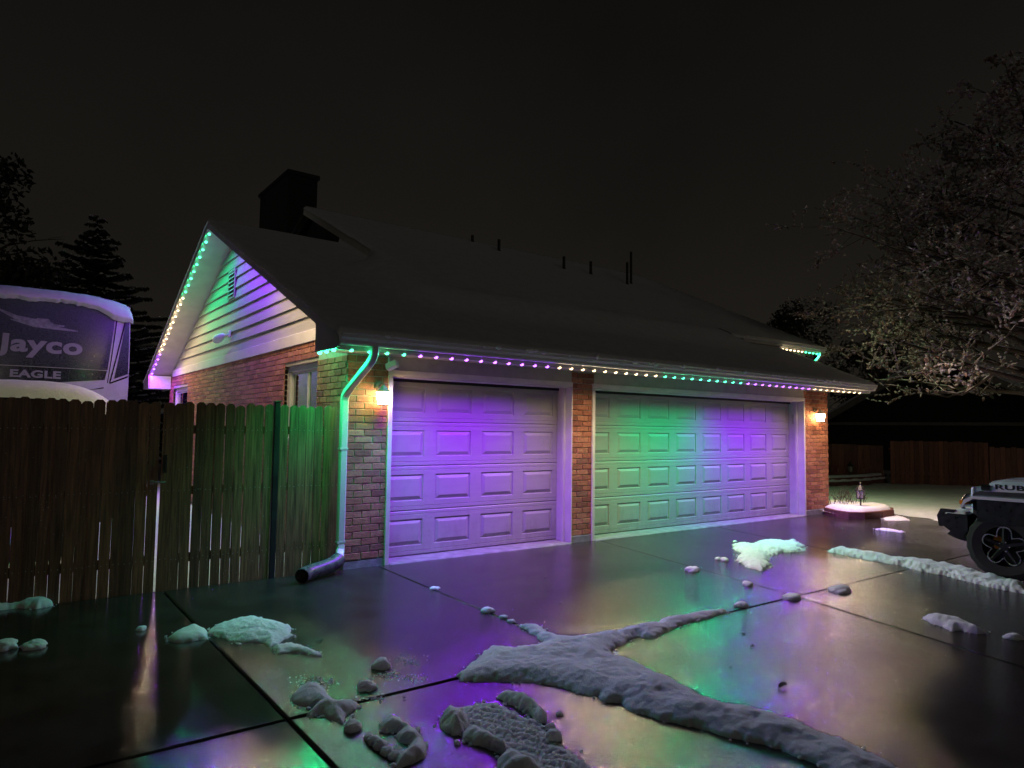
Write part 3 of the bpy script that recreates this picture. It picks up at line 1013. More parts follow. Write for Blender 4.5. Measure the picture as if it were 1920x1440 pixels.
def wall_lantern(x, z, label):
    y = -.135
    t = empty('wall_lantern', (x, 0, z), label, 'wall lamp')
    MB().lathe([(.0, 0), (.055, 0), (.055, .012), (.03, .02)], (0, 0, 0), 16)
    bp = MB(); bp.tube([(x, -.013, z + .15), (x, -.03, z + .15)], [.055, .05], 16); bp.build('back_plate', M['bronze'], t)
    arm = MB(); arm.tube([(x, -.02, z + .15), (x, -.07, z + .175), (x, -.12, z + .17), (x, y, z + .15)], .010, 8); arm.build('arm', M['bronze'], t)
    ro = MB().lathe([(.004, .175), (.012, .165), (.012, .155), (.03, .145), (.05, .115), (.082, .09), (.086, .082), (.06, .078)], (x, y, z), 6)
    ro.build('roof_cap', M['bronze'], t)
    a, b = .062, .046           # half widths top / bottom
    za, zb = .078, -.06
    gl = MB()
    c4 = [(-1, -1), (1, -1), (1, 1), (-1, 1)]
    for i in range(4):
        p, q = c4[i], c4[(i + 1) % 4]
        gl = MB().add([(x + p[0] * b, y + p[1] * b, z + zb), (x + q[0] * b, y + q[1] * b, z + zb), (x + q[0] * a, y + q[1] * a, z + za), (x + p[0] * a, y + p[1] * a, z + za),
                       (x + p[0] * b * .9, y + p[1] * b * .9, z + zb), (x + q[0] * b * .9, y + q[1] * b * .9, z + zb), (x + q[0] * a * .9, y + q[1] * a * .9, z + za), (x + p[0] * a * .9, y + p[1] * a * .9, z + za)],
                      [(0, 1, 2, 3), (7, 6, 5, 4), (0, 4, 5, 1), (1, 5, 6, 2), (2, 6, 7, 3), (3, 7, 4, 0)])
        gl.build('pane', M['glow'], t)
    fr = MB()
    for p in c4:
        fr.tube([(x + p[0] * b * 1.03, y + p[1] * b * 1.03, z + zb), (x + p[0] * a * 1.03, y + p[1] * a * 1.03, z + za)], .0035, 4)
    fr.box(x - .05, x + .05, y - .05, y + .05, z + zb - .012, z + zb - .001)
    fr.build('cage', M['bronze'], t)


wall_lantern(.378, 1.86, 'glowing lantern on the brick pier beside the single garage door')
wall_lantern(9.52, 1.83, 'glowing lantern on the far brick pier right of the double door')

# flood lamp on gable, security camera by the downspout
t = empty('flood_lamp', (WX - .02, 5.5, 3.08), 'white sensor lamp fixed low on the gable siding', 'lamp')
MB().bbox(WX - .05, WX - .02, 5.28, 5.40, 3.07, 3.19, .008).build('base', M['plastic_white'], t)
fl = MB(); fl.tube([(WX - .05, 5.34, 3.12), (WX - .10, 5.44, 3.10), (WX - .13, 5.5, 3.09)], .02, 8); fl.build('arm', M['plastic_white'], t)
fl = MB(); fl.tube([(WX - .11, 5.42, 3.12), (WX - .13, 5.50, 3.09), (WX - .155, 5.62, 3.06), (WX - .17, 5.68, 3.045)], [.03, .062, .078, .07], 14); fl.build('head', M['plastic_white'], t, True)
t = empty('security_camera', (.46, -.03, 2.3), 'small white box camera under the eave above the lit lantern', 'camera')
MB().lathe([(.03, 0), (.03, -.012), (.012, -.02), (.012, -.09)], (.44, -.12, 2.359), 10).build('mount', M['plastic_white'], t)
bm = bmesh.new(); bmesh.ops.create_cube(bm, size=1)
for q in bm.verts: q.co = Vector((q.co.x * .075, q.co.y * .14, q.co.z * .075))
bmesh.ops.bevel(bm, geom=list(bm.edges), offset=.008, segments=2, affect='EDGES')
MB().from_bm(bm, Matrix.Translation((.47, -.14, 2.245)) @ Matrix.Rotation(-.5, 4, 'X') @ Matrix.Rotation(.6, 4, 'Z')).build('body', M['plastic_white'], t)
MB().lathe([(.02, 0), (.02, -.006)], (.50, -.20, 2.205), 12).build('lens', M['black_plastic'], t)

# ================================================================== snow on the roofs
def smooth(a, b, t):
    t = np.clip((t - a) / (b - a), 0, 1); return t * t * (3 - 2 * t)


def grid_mesh(name, X, Y, Z, keep=None, label=None, cat=None, mat='snow', parent=None, kind='stuff'):
    ny, nx = X.shape
    V = np.stack([X, Y, Z], -1).reshape(-1, 3)
    idx = np.arange(ny * nx).reshape(ny, nx)
    Q = np.stack([idx[:-1, :-1], idx[:-1, 1:], idx[1:, 1:], idx[1:, :-1]], -1)
    if keep is not None:
        k = keep[:-1, :-1] | keep[:-1, 1:] | keep[1:, 1:] | keep[1:, :-1]
        Q = Q[k]
    Q = Q.reshape(-1, 4)
    used = np.unique(Q); remap = -np.ones(ny * nx, int); remap[used] = np.arange(len(used))
    me = bpy.data.meshes.new(name)
    me.from_pydata(V[used].tolist(), [], remap[Q].tolist())
    me.materials.append(M[mat])
    me.polygons.foreach_set('use_smooth', [True] * len(me.polygons))
    me.update()
    o_ = link(bpy.data.objects.new(name, me), parent)
    tag(o_, label, cat, None, kind)
    return o_


def edge_lump(u, seed, amp=.03):
    return amp * (fbm(u * 5.5, u * 0 + 3.3, seed) - .5) * 2 + amp * .6 * (vnoise(u * 23, u * 0, seed + 1) - .5)


# garage front slope: (u along x, t 0..1 from below the gutter lip to the ridge)
xs = np.linspace(RX0 - .045, RX1 + .045, 330)
ys = np.concatenate([[-.672, -.668, -.66, -.65, -.635, -.61, -.57], np.linspace(-.52, 5.2, 110)])
X, Y = np.meshgrid(xs, ys)
lump = edge_lump(X, 2)
top = 2.76 + .43 * Y + .055 + .014 * (fbm(X * 2.2, Y * 2.2, 5) - .5)
mainz = MRZ - MS * (MRY - Y) + .055
lx = 1.99 - 1.1 * (1 - smooth(2.6, 4.0, Y))
blend = smooth(.5, 1.5, Y) * smooth(0, 1, (X - lx) / (2.0 - lx)) * (1 - smooth(8.6, 9.7, X))
top = np.where((X > .8), np.maximum(top, top * (1 - blend) + (mainz) * blend), top)
ex = np.minimum(X - xs[0], xs[-1] - X)
roll = np.sqrt(np.clip(1 - (1 - np.clip(ex / (.05), 0, 1)) ** 2, 0, 1))
Z = top - .06 * (1 - roll) + (1 - smooth(0, .10, ex)) * edge_lump(Y, 8, .022)
e = np.clip((Y + .672) / .07, 0, 1)
Z = Z - (.085 + lump * .8) * (1 - np.sqrt(1 - (1 - e) ** 2))
Yd = Y - (1 - smooth(-.65, -.3, Y)) * (lump * .6 + .002)
Xd = X + np.where(X < 0, -1, 1) * (1 - smooth(0, .06, ex)) * (edge_lump(Y, 12, .022))
grid_mesh('roof_snow', Xd, Yd, Z, None, 'smooth sheet of snow covering the garage roof above the lights', 'snow')
# far slope
X, Y = np.meshgrid(np.linspace(RX0 - .04, 2.2, 40), np.linspace(5.2, 11.03, 60))
Z = 2.76 + .43 * (10.4 - Y) + .055 + (1 - smooth(0, .1, X - X.min())) * (edge_lump(Y, 9, .02) - .03)
grid_mesh('roof_snow', X, Y, Z, None, 'snow on the far slope behind the gable peak', 'snow')
# main roof
xs = np.linspace(MX0 - .05, MX1 + .06, 200)
X, Y = np.meshgrid(xs, np.concatenate([[1.27, 1.275, 1.29, 1.32, 1.38], np.linspace(1.45, 13.0, 90)]))
Z = MRZ - MS * np.abs(Y - MRY) + .06 + .014 * (fbm(X * 1.7, Y * 1.7, 6) - .5)
ex = np.minimum(X - xs[0], xs[-1] - X)
Z = Z - .06 * (1 - np.sqrt(np.clip(1 - (1 - np.clip(ex / .05, 0, 1)) ** 2, 0, 1))) + (1 - smooth(0, .1, ex)) * edge_lump(Y, 10, .015)
e = np.clip((Y - 1.27) / .10, 0, 1)
Z = Z - .06 * (1 - np.sqrt(1 - (1 - e) ** 2))
keep = ((Y > 1.6) & ((Y < 7.25) | (X > 2.75))) | (X > 8.8)
grid_mesh('roof_snow', X, Y, Z, keep, 'snow on the taller roof with vent pipes', 'snow')
# lumps hanging on the gutter
gl_ = MB()
for i in range(26):
    bm = bmesh.new(); bmesh.ops.create_icosphere(bm, subdivisions=2, radius=1)
    x = random.uniform(RX0, RX1); s_ = random.uniform(.012, .034)
    sx_ = s_ * random.uniform(1, 2.4)
    for q in bm.verts:
        n_ = 1 + .3 * (float(vnoise(q.co.x * 2 + i, q.co.z * 2 + q.co.y)) - .5)
        q.co = Vector((q.co.x * sx_ * n_, q.co.y * s_ * .7 * n_, q.co.z * s_ * n_))
    gl_.from_bm(bm, Matrix.Translation((x, -.695, 2.488 + random.uniform(-.012, .01))))
tag(gl_.build('gutter_snow', M['snow'], None, True), 'small lumps of snow caught along the gutter lip', 'snow', None, 'stuff')

# ================================================================== board fence and gates
FY, FH = .035, 1.77
PW = .0892


def picket_mesh(h, w):
    c = .024
    P = [(-w / 2, 0), (w / 2, 0), (w / 2, h - c), (w / 2 - c, h), (-w / 2 + c, h), (-w / 2, h - c)]
    return MB().prism(P, 'y', 0, .016).mesh('picket', M['picket'])


pk = [picket_mesh(FH + .01 + d, w) for d, w in ((0, PW), (.008, PW - .002), (-.008, PW + .002), (.003, PW - .005))]


def fence_run(name, label, x0, x1, n, cat, slant=0):
    t = empty(name, ((x0 + x1) / 2, FY, 0), label, cat)
    pit = (x1 - x0) / n
    for i in range(n):
        x = x0 + (i + .5) * pit
        ob = bpy.data.objects.new('picket', random.choice(pk))
        link(ob, t, (x + random.uniform(-.002, .002), FY + random.uniform(-.003, .003), -.022 + random.uniform(-.006, .006)))
        ob.rotation_euler = (0, random.uniform(-.004, .004) + slant, random.uniform(-.02, .02))
    for zz in (.28, .92, 1.50):
        MB().bbox(x0 + .01, x1 - .01, FY + .02, FY + .056, zz - .043, zz + .043, .004).build('rail', M['picket'], t)
    nl = MB()
    for i in range(n):
        x = x0 + (i + .5) * pit
        for zz in (.28, .92, 1.50):
            for dx in (-.022, .022):
                a, b = x + dx + random.uniform(-.003, .003), zz + random.uniform(-.008, .008)
                nl.add([(a + .0042 * math.cos(q), FY - .006, b + .0042 * math.sin(q)) for q in [k * math.pi / 3 for k in range(6)]], [(5, 4, 3, 2, 1, 0)])
    nl.build('nails', M['galv'], t)
    return t


gl1 = fence_run('fence_gate', 'dark left gate leaf of wet dog-eared boards', -3.66, -1.829, 20, 'gate')
gl2 = fence_run('fence_gate', 'brown gate leaf between the bright gap and the black post', -1.813, -.779, 11, 'gate')
fence_run('board_fence', 'green lit fence boards beside the brick corner pier', -.709, -.055, 7, 'fence')
fp = empty('fence_post', (-.745, FY, 0), 'black post between the gate and the short fence', 'post')
MB().bbox(-.772, -.712, FY - .012, FY + .05, -.03, FH + .02, .006).build('shaft', M['post'], fp)
MB().bbox(-.778, -.706, FY - .018, FY + .056, FH + .021, FH + .035, .004).build('cap', M['post'], fp)
# another fence run further left, off the frame edge
fence_run('board_fence', 'fence boards at the far left edge of the picture', -4.60, -3.69, 10, 'fence')
# latch
la = empty('gate_latch', (-1.83, FY - .02, 1.1), 'steel gate latch across the gap between the two leaves', 'latch')
lb = MB(); lb.tube([(-1.88, FY - .022, 1.005), (-1.77, FY - .022, 1.005)], .008, 8); lb.box(-1.90, -1.87, FY - .02, FY - .004, .985, 1.025); lb.build('bar', M['galv'], la)
lb = MB(); lb.box(-1.80, -1.765, FY - .014, FY - .004, 1.09, 1.26); lb.tube([(-1.78, FY - .03, 1.21), (-1.78, FY - .03, 1.12)], .007, 6); lb.build('catch', M['post'], la)

# ================================================================== camper behind the fence
RVY = 5.0
RVC, RVW = -2.65, 1.21
rv = empty('camper_trailer', (RVC, RVY + 4, 0), 'big white and dark camper with snow on top, behind the fence', 'camper')


def cap_y(x, z):
    """front cap surface: bows to the rear at the sides and rakes back at the top"""
    u = (x - RVC) / RVW
    return RVY + .22 * abs(u) ** 2.6 + .16 * max(0, (z - 2.4)) ** 1.6 + .12 * max(0, 2.1 - z)


def cap_patch(name, poly, mat, off, parent, res=16):
    """flat polygon (x,z) mapped on the cap surface, a hair proud"""
    bm = bmesh.new()
    vs_ = [bm.verts.new((p[0], 0, p[1])) for p in poly]
    bm.faces.new(vs_)
    for _ in range(1):
        bmesh.ops.triangulate(bm, faces=bm.faces[:])
    bmesh.ops.subdivide_edges(bm, edges=bm.edges[:], cuts=16, use_grid_fill=True)
    bm.verts.index_update()
    vv = [(q.co.x, cap_y(q.co.x, q.co.z) - off, q.co.z) for q in bm.verts]
    ff = [[q.index for q in f.verts] for f in bm.faces]
    bm.free()
    o_ = MB().add(vv, ff).build(name, mat, parent, True)
    return o_


CT, CB = 3.52, 1.35
nx_, nz_ = 40, 40
vv = []; ff = []
for j in range(nz_ + 1):
    for i in range(nx_ + 1):
        x = RVC + RVW * (2 * i / nx_ - 1); z_ = CB + (CT - CB) * j / nz_
        if j == nz_: pass
        dz = -.10 * abs((x - RVC) / RVW) ** 4 * (j / nz_) ** 3
        vv.append((x, cap_y(x, z_), z_ + dz))
for j in range(nz_):
    for i in range(nx_):
        k = j * (nx_ + 1) + i
        ff.append((k, k + 1, k + nx_ + 2, k + nx_ + 1))
MB().add(vv, ff).build('front_cap', M['rv_white'], rv, True)
bd = MB().bbox(RVC - RVW, RVC + RVW, RVY + .36, RVY + 9.5, .75, CT - .17, .05)
bd.bbox(RVC - RVW + .02, RVC + RVW - .02, RVY + .30, RVY + 1.0, 1.35, CT - .2, .05)
bd.build('body', M['rv_white'], rv)
wb = MB()
for s_ in (-1, 1):
    for yy in (RVY + 6.0, RVY + 6.95):
        wb = MB(); wb.tube([(RVC + s_ * 1.0, yy, .38), (RVC + s_ * 1.2, yy, .38)], .38, 20); wb.build('wheel', M['tyre'], rv)
lg = MB(); lg.box(RVC - .9, RVC - .8, RVY + 2.0, RVY + 2.1, -.05, .8); lg.build('landing_leg', M['metal_dark'], rv)
lg = MB(); lg.box(RVC + .8, RVC + .9, RVY + 2.0, RVY + 2.1, -.05, .8); lg.build('landing_leg', M['metal_dark'], rv)
# dark upper mask, black band, side darts
rx = lambda px: RVC + (px - 70) / 176 * 1.21           # photo column on the cap
cap = cap_patch('dark_panel', [(RVC - 1.0, 2.36), (RVC + .90, 2.365), (RVC + .97, 3.04), (RVC + 1.0, 3.42), (RVC - 1.05, 3.44)], M['rv_cap'], .006, rv)
band = cap_patch('black_band', [(RVC - .98, 2.15), (RVC + .16, 2.13), (RVC + .87, 2.215), (RVC + .895, 2.355), (RVC - 1.0, 2.35)], M['rv_band'], .006, rv)
cap_patch('side_dart', [(RVC + 1.00, 2.24), (RVC + 1.195, 2.33), (RVC + 1.195, 3.3), (RVC + 1.17, 3.32)], M['rv_cap'], .006, rv)
cap_patch('pin_stripe', [(RVC + .93, 2.17), (RVC + .95, 2.17), (RVC + 1.165, 3.3), (RVC + 1.15, 3.3)], M['rv_black'], .006, rv)
cap_patch('pin_stripe', [(RVC + .94, 2.155), (RVC + .955, 2.185), (RVC + 1.195, 2.30), (RVC + 1.195, 2.275)], M['rv_black'], .006, rv)
cap_patch('pin_stripe', [(RVC + .905, 2.17), (RVC + .915, 2.17), (RVC + 1.03, 3.28), (RVC + 1.01, 3.28)], M['rv_black'], .006, rv)
cap_patch('pin_stripe', [(RVC + .60, 2.035), (RVC + .86, 2.085), (RVC + .86, 2.10), (RVC + .66, 2.05)], M['rv_black'], .006, rv)


def lettering(text, x0, x1, z0, h, mat, parent, name, off, shear=0, bold=.02, fn=None):
    cu = bpy.data.curves.new('text', 'FONT')
    cu.body = text; cu.size = 1; cu.offset = bold; cu.resolution_u = 4; cu.space_character = 1.05
    ob = bpy.data.objects.new('tmp_text', cu); COL.objects.link(ob)
    dg = bpy.context.evaluated_depsgraph_get(); dg.update()
    me = bpy.data.meshes.new_from_object(ob.evaluated_get(dg))
    bpy.data.objects.remove(ob)
    bm = bmesh.new(); bm.from_mesh(me)
    bmesh.ops.triangulate(bm, faces=bm.faces[:])
    co = np.array([q.co[:] for q in bm.verts])
    a, b = co[:, 0].min(), co[:, 0].max()
    cap_h = .73
    out = MB()
    bm.verts.index_update()
    vv = []
    for q in bm.verts:
        u = (q.co.x - a) / (b - a); v = q.co.y / cap_h
        X_ = x0 + (x1 - x0) * u + shear * v * h; Z_ = z0 + v * h
        vv.append(fn(X_, Z_) if fn else (X_, cap_y(X_, Z_) - off, Z_))
    out.add(vv, [[q.index for q in f.verts] for f in bm.faces])
    bm.free()
    return out.build(name, mat, parent)


lettering('Jayco', rx(-3), rx(150), 2.575, .25, M['rv_letter'], cap, 'lettering', .012, .05, .035)
lettering('EAGLE', rx(24), rx(113), 2.20, .105, M['rv_letter'], band, 'lettering', .012, .02, .04)
# swept bird emblem made of feather strokes
for (pts_, w) in (([(rx(-5), 3.05), (rx(30), 2.93), (rx(70), 2.89), (rx(95), 2.885)], .035), ([(rx(10), 2.99), (rx(45), 2.885), (rx(80), 2.855), (rx(115), 2.86)], .028),
                  ([(rx(20), 2.90), (rx(60), 2.835), (rx(100), 2.82), (rx(140), 2.80)], .022), ([(rx(48), 2.845), (rx(66), 2.90), (rx(86), 2.90), (rx(92), 2.86)], .05)):
    mb = MB(); vv = []
    n = len(pts_)
    for i, (a, b) in enumerate(pts_):
        t_ = math.sin(math.pi * (i + .25) / (n - .5)) * w + .004
        for q in (b + .13 + t_, b + .13 - t_): vv.append((a, cap_y(a, q) - .011, q))
    mb.add(vv, [(2 * i, 2 * i + 1, 2 * i + 3, 2 * i + 2) for i in range(n - 1)])
    mb.build('emblem', M['rv_logo'], cap)
# snow draped over the top of the cap
X, T = np.meshgrid(np.linspace(RVC - RVW - .04, RVC + RVW + .05, 160), np.linspace(0, 1, 60))
U = (X - RVC) / RVW
low = 3.33 - .13 * smooth(.55, .85, U) - .05 * smooth(.3, .9, U) + .03 * (fbm(X * 5, X * 0, 21) - .5) + .035 * (fbm(X * 19, X * 0 + 2, 27) - .5) + .07 * (vnoise(X * 2.3, X * 0 + 7, 4) - .5)
topz = CT + .06 - .11 * np.abs(U) ** 3.2 - .02
cy = RVY + .22 * np.minimum(np.abs(U), 1.05) ** 2.6 + .16 * np.clip(low - 2.4, 0, None) ** 1.6
ang = T * math.pi * .5
front_y = cy - .10 + .10 * np.cos(np.clip(T / .12, 0, 1) * math.pi / 2) * .9
a1 = np.clip((T - .05) / .5, 0, 1)
Zr = low + (topz - low) * np.sin(a1 * math.pi / 2)
Yr = front_y + .34 * (1 - np.cos(a1 * math.pi / 2)) + np.clip((T - .55) / .45, 0, 1) * 9
Zr = Zr + .014 * (fbm(X * 7, Zr * 7, 13) - .5)
ex = np.minimum(X - X.min(), X.max() - X)
rr_ = np.sqrt(np.clip(1 - (1 - np.clip(ex / .12, 0, 1)) ** 2, 0, 1))
Zr = low + (Zr - low) * (.35 + .65 * rr_)
Yr = Yr + (1 - rr_) * .12
grid_mesh('camper_snow', X, Yr, Zr, None, 'thick snow cap curling over the camper roof edge', 'snow', kind=None)

# low snow-topped object just behind the fence
sh = empty('covered_trailer', (-3.2, 3.2, 0), 'low rounded trailer with a snow blanket, in front of the camper', 'trailer')
P = [(-4.6, .35)] + [(-1.97, .35), (-1.97, 1.55), (-2.02, 1.72), (-2.2, 1.85), (-2.5, 1.92), (-3.2, 1.96), (-4.6, 1.96)]
MB().prism(P, 'y', 2.6, 4.2).build('body', M['metal_dark'], sh)
for xx in (-2.5, -3.9):
    wq = MB(); wq.tube([(xx, 2.55, .26), (xx, 2.72, .26)], .30, 18); wq.build('wheel', M['tyre'], sh)
X, Y = np.meshgrid(np.linspace(-4.6, -1.88, 90), np.linspace(2.5, 4.3, 60))
u = np.clip((X + 2.75) / .87, 0, 1)
Z = 1.62 + .42 * np.sqrt(np.clip(1 - u ** 2.6, 0, 1)) + .02 * (fbm(X * 3, Y * 3, 3) - .5)
ey = np.minimum(Y - 2.5, 4.3 - Y)
Z = Z - .22 * (1 - np.sqrt(np.clip(1 - (1 - np.clip(ey / .3, 0, 1)) ** 2, 0, 1)))
grid_mesh('trailer_snow', X, Y, Z, None, 'rounded snow blanket showing just above the fence boards at left', 'snow', kind=None)

# ================================================================== snow lying on the drive
def seg_dist(PX, PY, poly):
    poly = np.asarray(poly, float)
    d = np.full(PX.shape, 1e9); inside = np.zeros(PX.shape, bool)
    n = len(poly)
    for i in range(n):
        a = poly[i]; b = poly[(i + 1) % n]
        ab = b - a
        t_ = np.clip(((PX - a[0]) * ab[0] + (PY - a[1]) * ab[1]) / (ab @ ab + 1e-12), 0, 1)
        d = np.minimum(d, np.hypot(PX - a[0] - t_ * ab[0], PY - a[1] - t_ * ab[1]))
        c = ((a[1] > PY) != (b[1] > PY)) & (PX < (b[0] - a[0]) * (PY - a[1]) / (b[1] - a[1] + 1e-12) + a[0])
        inside ^= c
    return np.where(inside, d, -d)


PATCHES = []


def patch(name, label, px, H, w, res, seed=0, ragged=.012, lumps=.25, cat='snow', world=None, tread=False, kind=None, lscale=5, fine=.014):
    poly = np.array(world if world is not None else [G(*q) for q in px])
    x0, y0 = poly.min(0) - .05; x1, y1 = poly.max(0) + .05
    X, Y = np.meshgrid(np.arange(x0, x1, res), np.arange(y0, y1, res))
    d = seg_dist(X, Y, poly)
    d = d + ragged * 2.4 * (fbm(X * 12, Y * 12, seed, 4) - .5) + ragged * 1.2 * (vnoise(X * 45, Y * 45, seed + 2) - .5)
    if res < .03: PATCHES.append((poly, H))
    s_ = np.clip(d / w, 0, 1)
    Z = H * (.55 * np.sqrt(np.clip(1 - (1 - s_) ** 2, 0, 1)) + .45 * s_) * (1 - lumps + 2 * lumps * fbm(X * lscale, Y * lscale, seed + 5))
    Z = Z + (fine * (fbm(X * 30, Y * 30, seed + 9, 3) - .5)) * s_ + .022 * (fbm(X * 11, Y * 11, seed + 3, 3) - .5) * s_ * min(1, H / .06)
    Z = Z - .004 * smooth(.62, .8, vnoise(X * 16, Y * 16, seed + 11)) * s_
    if tread:
        # pressed tyre pattern: staggered blocks divided by thin crisp ridges
        A = math.radians(22)
        u = (X * math.cos(A) + Y * math.sin(A)) / .055; v = (-X * math.sin(A) + Y * math.cos(A)) / .038
        u = u + .5 * (fbm(X * 12, Y * 12, 31) - .5) * 3; v = v + 3 * .5 * (fbm(X * 12, Y * 12, 37) - .5)
        v2 = v + .5 * (np.floor(u) % 2)
        fu = np.abs(u - np.floor(u) - .5) * 2; fv = np.abs(v2 - np.floor(v2) - .5) * 2
        ridge = np.maximum(smooth(.62, .98, fu) * (vnoise(u * 1.3, v, 3) > .25), smooth(.62, .98, fv) * (vnoise(u, v * 1.2, 8) > .35))
        Z = np.where(d > 0, .003 * s_ + .020 * ridge * s_ * (.4 + fbm(X * 9, Y * 9, 40)) + .006 * (fbm(X * 40, Y * 40, 2) - .4), Z)
    Z = np.where(d < 0, np.maximum(d * 2, -.02), Z)
    Z = np.maximum(Z, np.where(d > 0, .002, -.02))
    return grid_mesh(name, X, Y, Z, d > -res * 1.2, label, cat, 'snow' if res > .05 else 'drive_snow', kind=kind)


MAIN = [(858, 1268), (880, 1250), (905, 1225), (920, 1214), (965, 1216), (1000, 1212), (1020, 1206), (1012, 1200), (1000, 1190), (978, 1178), (966, 1171), (990, 1175), (1005, 1173), (1018, 1178),
        (1022, 1187), (1050, 1196), (1075, 1198), (1105, 1193), (1130, 1187), (1150, 1188), (1165, 1183), (1172, 1178), (1200, 1172), (1232, 1170), (1240, 1163), (1300, 1152), (1345, 1145), (1362, 1145),
        (1366, 1149), (1330, 1159), (1270, 1174), (1258, 1181), (1225, 1198), (1200, 1194), (1178, 1200), (1172, 1209), (1155, 1214), (1145, 1222), (1150, 1231), (1165, 1234), (1180, 1238), (1200, 1248), (1225, 1263),
        (1260, 1277), (1290, 1292), (1320, 1310), (1360, 1324), (1400, 1326), (1440, 1338), (1480, 1352), (1530, 1372), (1600, 1400), (1660, 1430), (1720, 1460), (1600, 1475),
        (1560, 1448), (1500, 1420), (1460, 1404), (1420, 1394), (1370, 1384), (1330, 1370), (1290, 1362), (1250, 1354), (1220, 1344), (1180, 1332), (1160, 1318), (1135, 1316), (1120, 1306), (1090, 1301), (1060, 1293), (1045, 1285), (990, 1279), (920, 1279), (870, 1277)]
patch('snow_ridge', 'largest branching ridge of grey snow across the wet driveway joints', MAIN, .062, .17, .010, 1, .018, .30)
patch('snow_patch', 'green lit flat snow patch by the slab joint before the gate', [(392, 1187), (402, 1175), (430, 1166), (455, 1163), (472, 1158), (495, 1163), (530, 1170), (545, 1178), (546, 1192), (530, 1200), (520, 1210), (505, 1213), (490, 1206), (470, 1207), (440, 1206), (425, 1198), (405, 1196)], .055, .13, .008, 2, .016, .25)
patch('snow_patch', 'small bar of snow left of the green lit patch', [(312, 1200), (325, 1190), (345, 1181), (375, 1178), (387, 1183), (388, 1197), (360, 1202), (330, 1205)], .048, .07, .007, 3, .006, .15)
patch('snow_patch', 'small crumbly tail of snow below the green lit patch', [(508, 1218), (518, 1212), (530, 1213), (545, 1211), (570, 1214), (590, 1222), (606, 1231), (585, 1230), (560, 1226), (535, 1225), (520, 1228)], .035, .035, .007, 4, .014, .3)
patch('snow_clump', 'many-lobed grey snow clump beside the joint crossing', [(546, 1310), (556, 1295), (575, 1288), (600, 1288), (612, 1300), (624, 1316), (640, 1322), (660, 1320), (676, 1322), (660, 1335), (646, 1340), (644, 1358), (630, 1354), (612, 1344), (596, 1340), (580, 1347), (576, 1340), (588, 1326), (570, 1324), (552, 1320)], .055, .07, .006, 5, .010, .25)
patch('snow_clump', 'curved C-shaped grey snow clump at the bottom edge', [(712, 1364), (722, 1350), (744, 1347), (760, 1360), (776, 1370), (792, 1382), (802, 1400), (796, 1420), (770, 1434), (742, 1442), (742, 1428), (762, 1408), (768, 1396), (748, 1392), (742, 1382), (752, 1374), (738, 1372), (722, 1374)], .055, .065, .006, 6, .010, .25)
patch('snow_print', 'flattened snow holding a crisp tyre tread print', [(870, 1326), (905, 1318), (935, 1318), (960, 1332), (985, 1345), (1015, 1352), (1020, 1372), (1040, 1390), (1075, 1415), (1110, 1440), (1140, 1462), (1030, 1462), (990, 1438), (950, 1415), (915, 1392), (880, 1372), (862, 1345)], .02, .05, .006, 7, .02, .2, tread=True)
patch('snow_clump', 'ragged upright snow berm on the far side of the tread print', [(930, 1306), (945, 1301), (965, 1304), (990, 1314), (1012, 1328), (1030, 1345), (1026, 1358), (1010, 1356), (994, 1342), (970, 1328), (945, 1316)], .060, .05, .006, 8, .014, .40)
patch('snow_clump', 'knobbly snow clump at the left end of the tread print', [(824, 1352), (832, 1340), (842, 1330), (855, 1338), (874, 1344), (880, 1358), (868, 1376), (850, 1378), (836, 1372)], .065, .06, .006, 9, .014, .4)
patch('snow_clump', 'long snow berm along the near side of the tread print', [(868, 1376), (880, 1364), (900, 1368), (915, 1380), (935, 1396), (955, 1406), (950, 1416), (925, 1408), (905, 1400), (885, 1394), (870, 1388)], .055, .05, .006, 10, .012, .35)
patch('snow_clump', 'lumpy snow at the bottom edge under the tread print', [(930, 1430), (945, 1415), (960, 1410), (975, 1420), (990, 1428), (1005, 1432), (1010, 1448), (980, 1452), (940, 1452)], .055, .055, .006, 11, .012, .35)
patch('snow_patch', 'narrow wavy snow strip on the dark right-hand slab', [(1730, 1160), (1745, 1157), (1775, 1162), (1805, 1168), (1830, 1178), (1852, 1189), (1825, 1188), (1800, 1182), (1785, 1184), (1770, 1176), (1748, 1170)], .05, .06, .011, 12, .012, .2)
patch('snow_patch', 'cyan and green lit snow patch before the double door', [(1376, 1022), (1392, 1020), (1410, 1023), (1425, 1016), (1445, 1014), (1470, 1016), (1490, 1013), (1510, 1028), (1500, 1034), (1470, 1035), (1445, 1044), (1440, 1052), (1445, 1064), (1430, 1070), (1405, 1064), (1385, 1054), (1384, 1042), (1398, 1040), (1388, 1034), (1378, 1030)], .050, .12, .012, 13, .04, .35)
patch('snow_ridge', 'rough bluish snow ridge leading to the parked car wheel', [(1556, 1034), (1572, 1031), (1600, 1036), (1640, 1043), (1680, 1050), (1715, 1054), (1750, 1058), (1790, 1066), (1825, 1074), (1870, 1088), (1930, 1102), (1930, 1116), (1880, 1106), (1840, 1097), (1800, 1088), (1770, 1078), (1730, 1072), (1690, 1060), (1640, 1052), (1590, 1042)], .070, .13, .012, 14, .05, .5)
patch('snow_patch', 'grey snow bank against the gate foot at the left edge', [(-20, 1130), (0, 1122), (40, 1124), (70, 1128), (95, 1125), (100, 1136), (70, 1142), (30, 1140), (-20, 1146)], .07, .08, .010, 15, .010, .2)
patch('snow_patch', 'thin white strip of snow beside the brick planter', [(1640, 992), (1655, 990.5), (1675, 993), (1697, 997), (1690, 998.5), (1660, 995)], .014, .05, .014, 16, .02, .3)
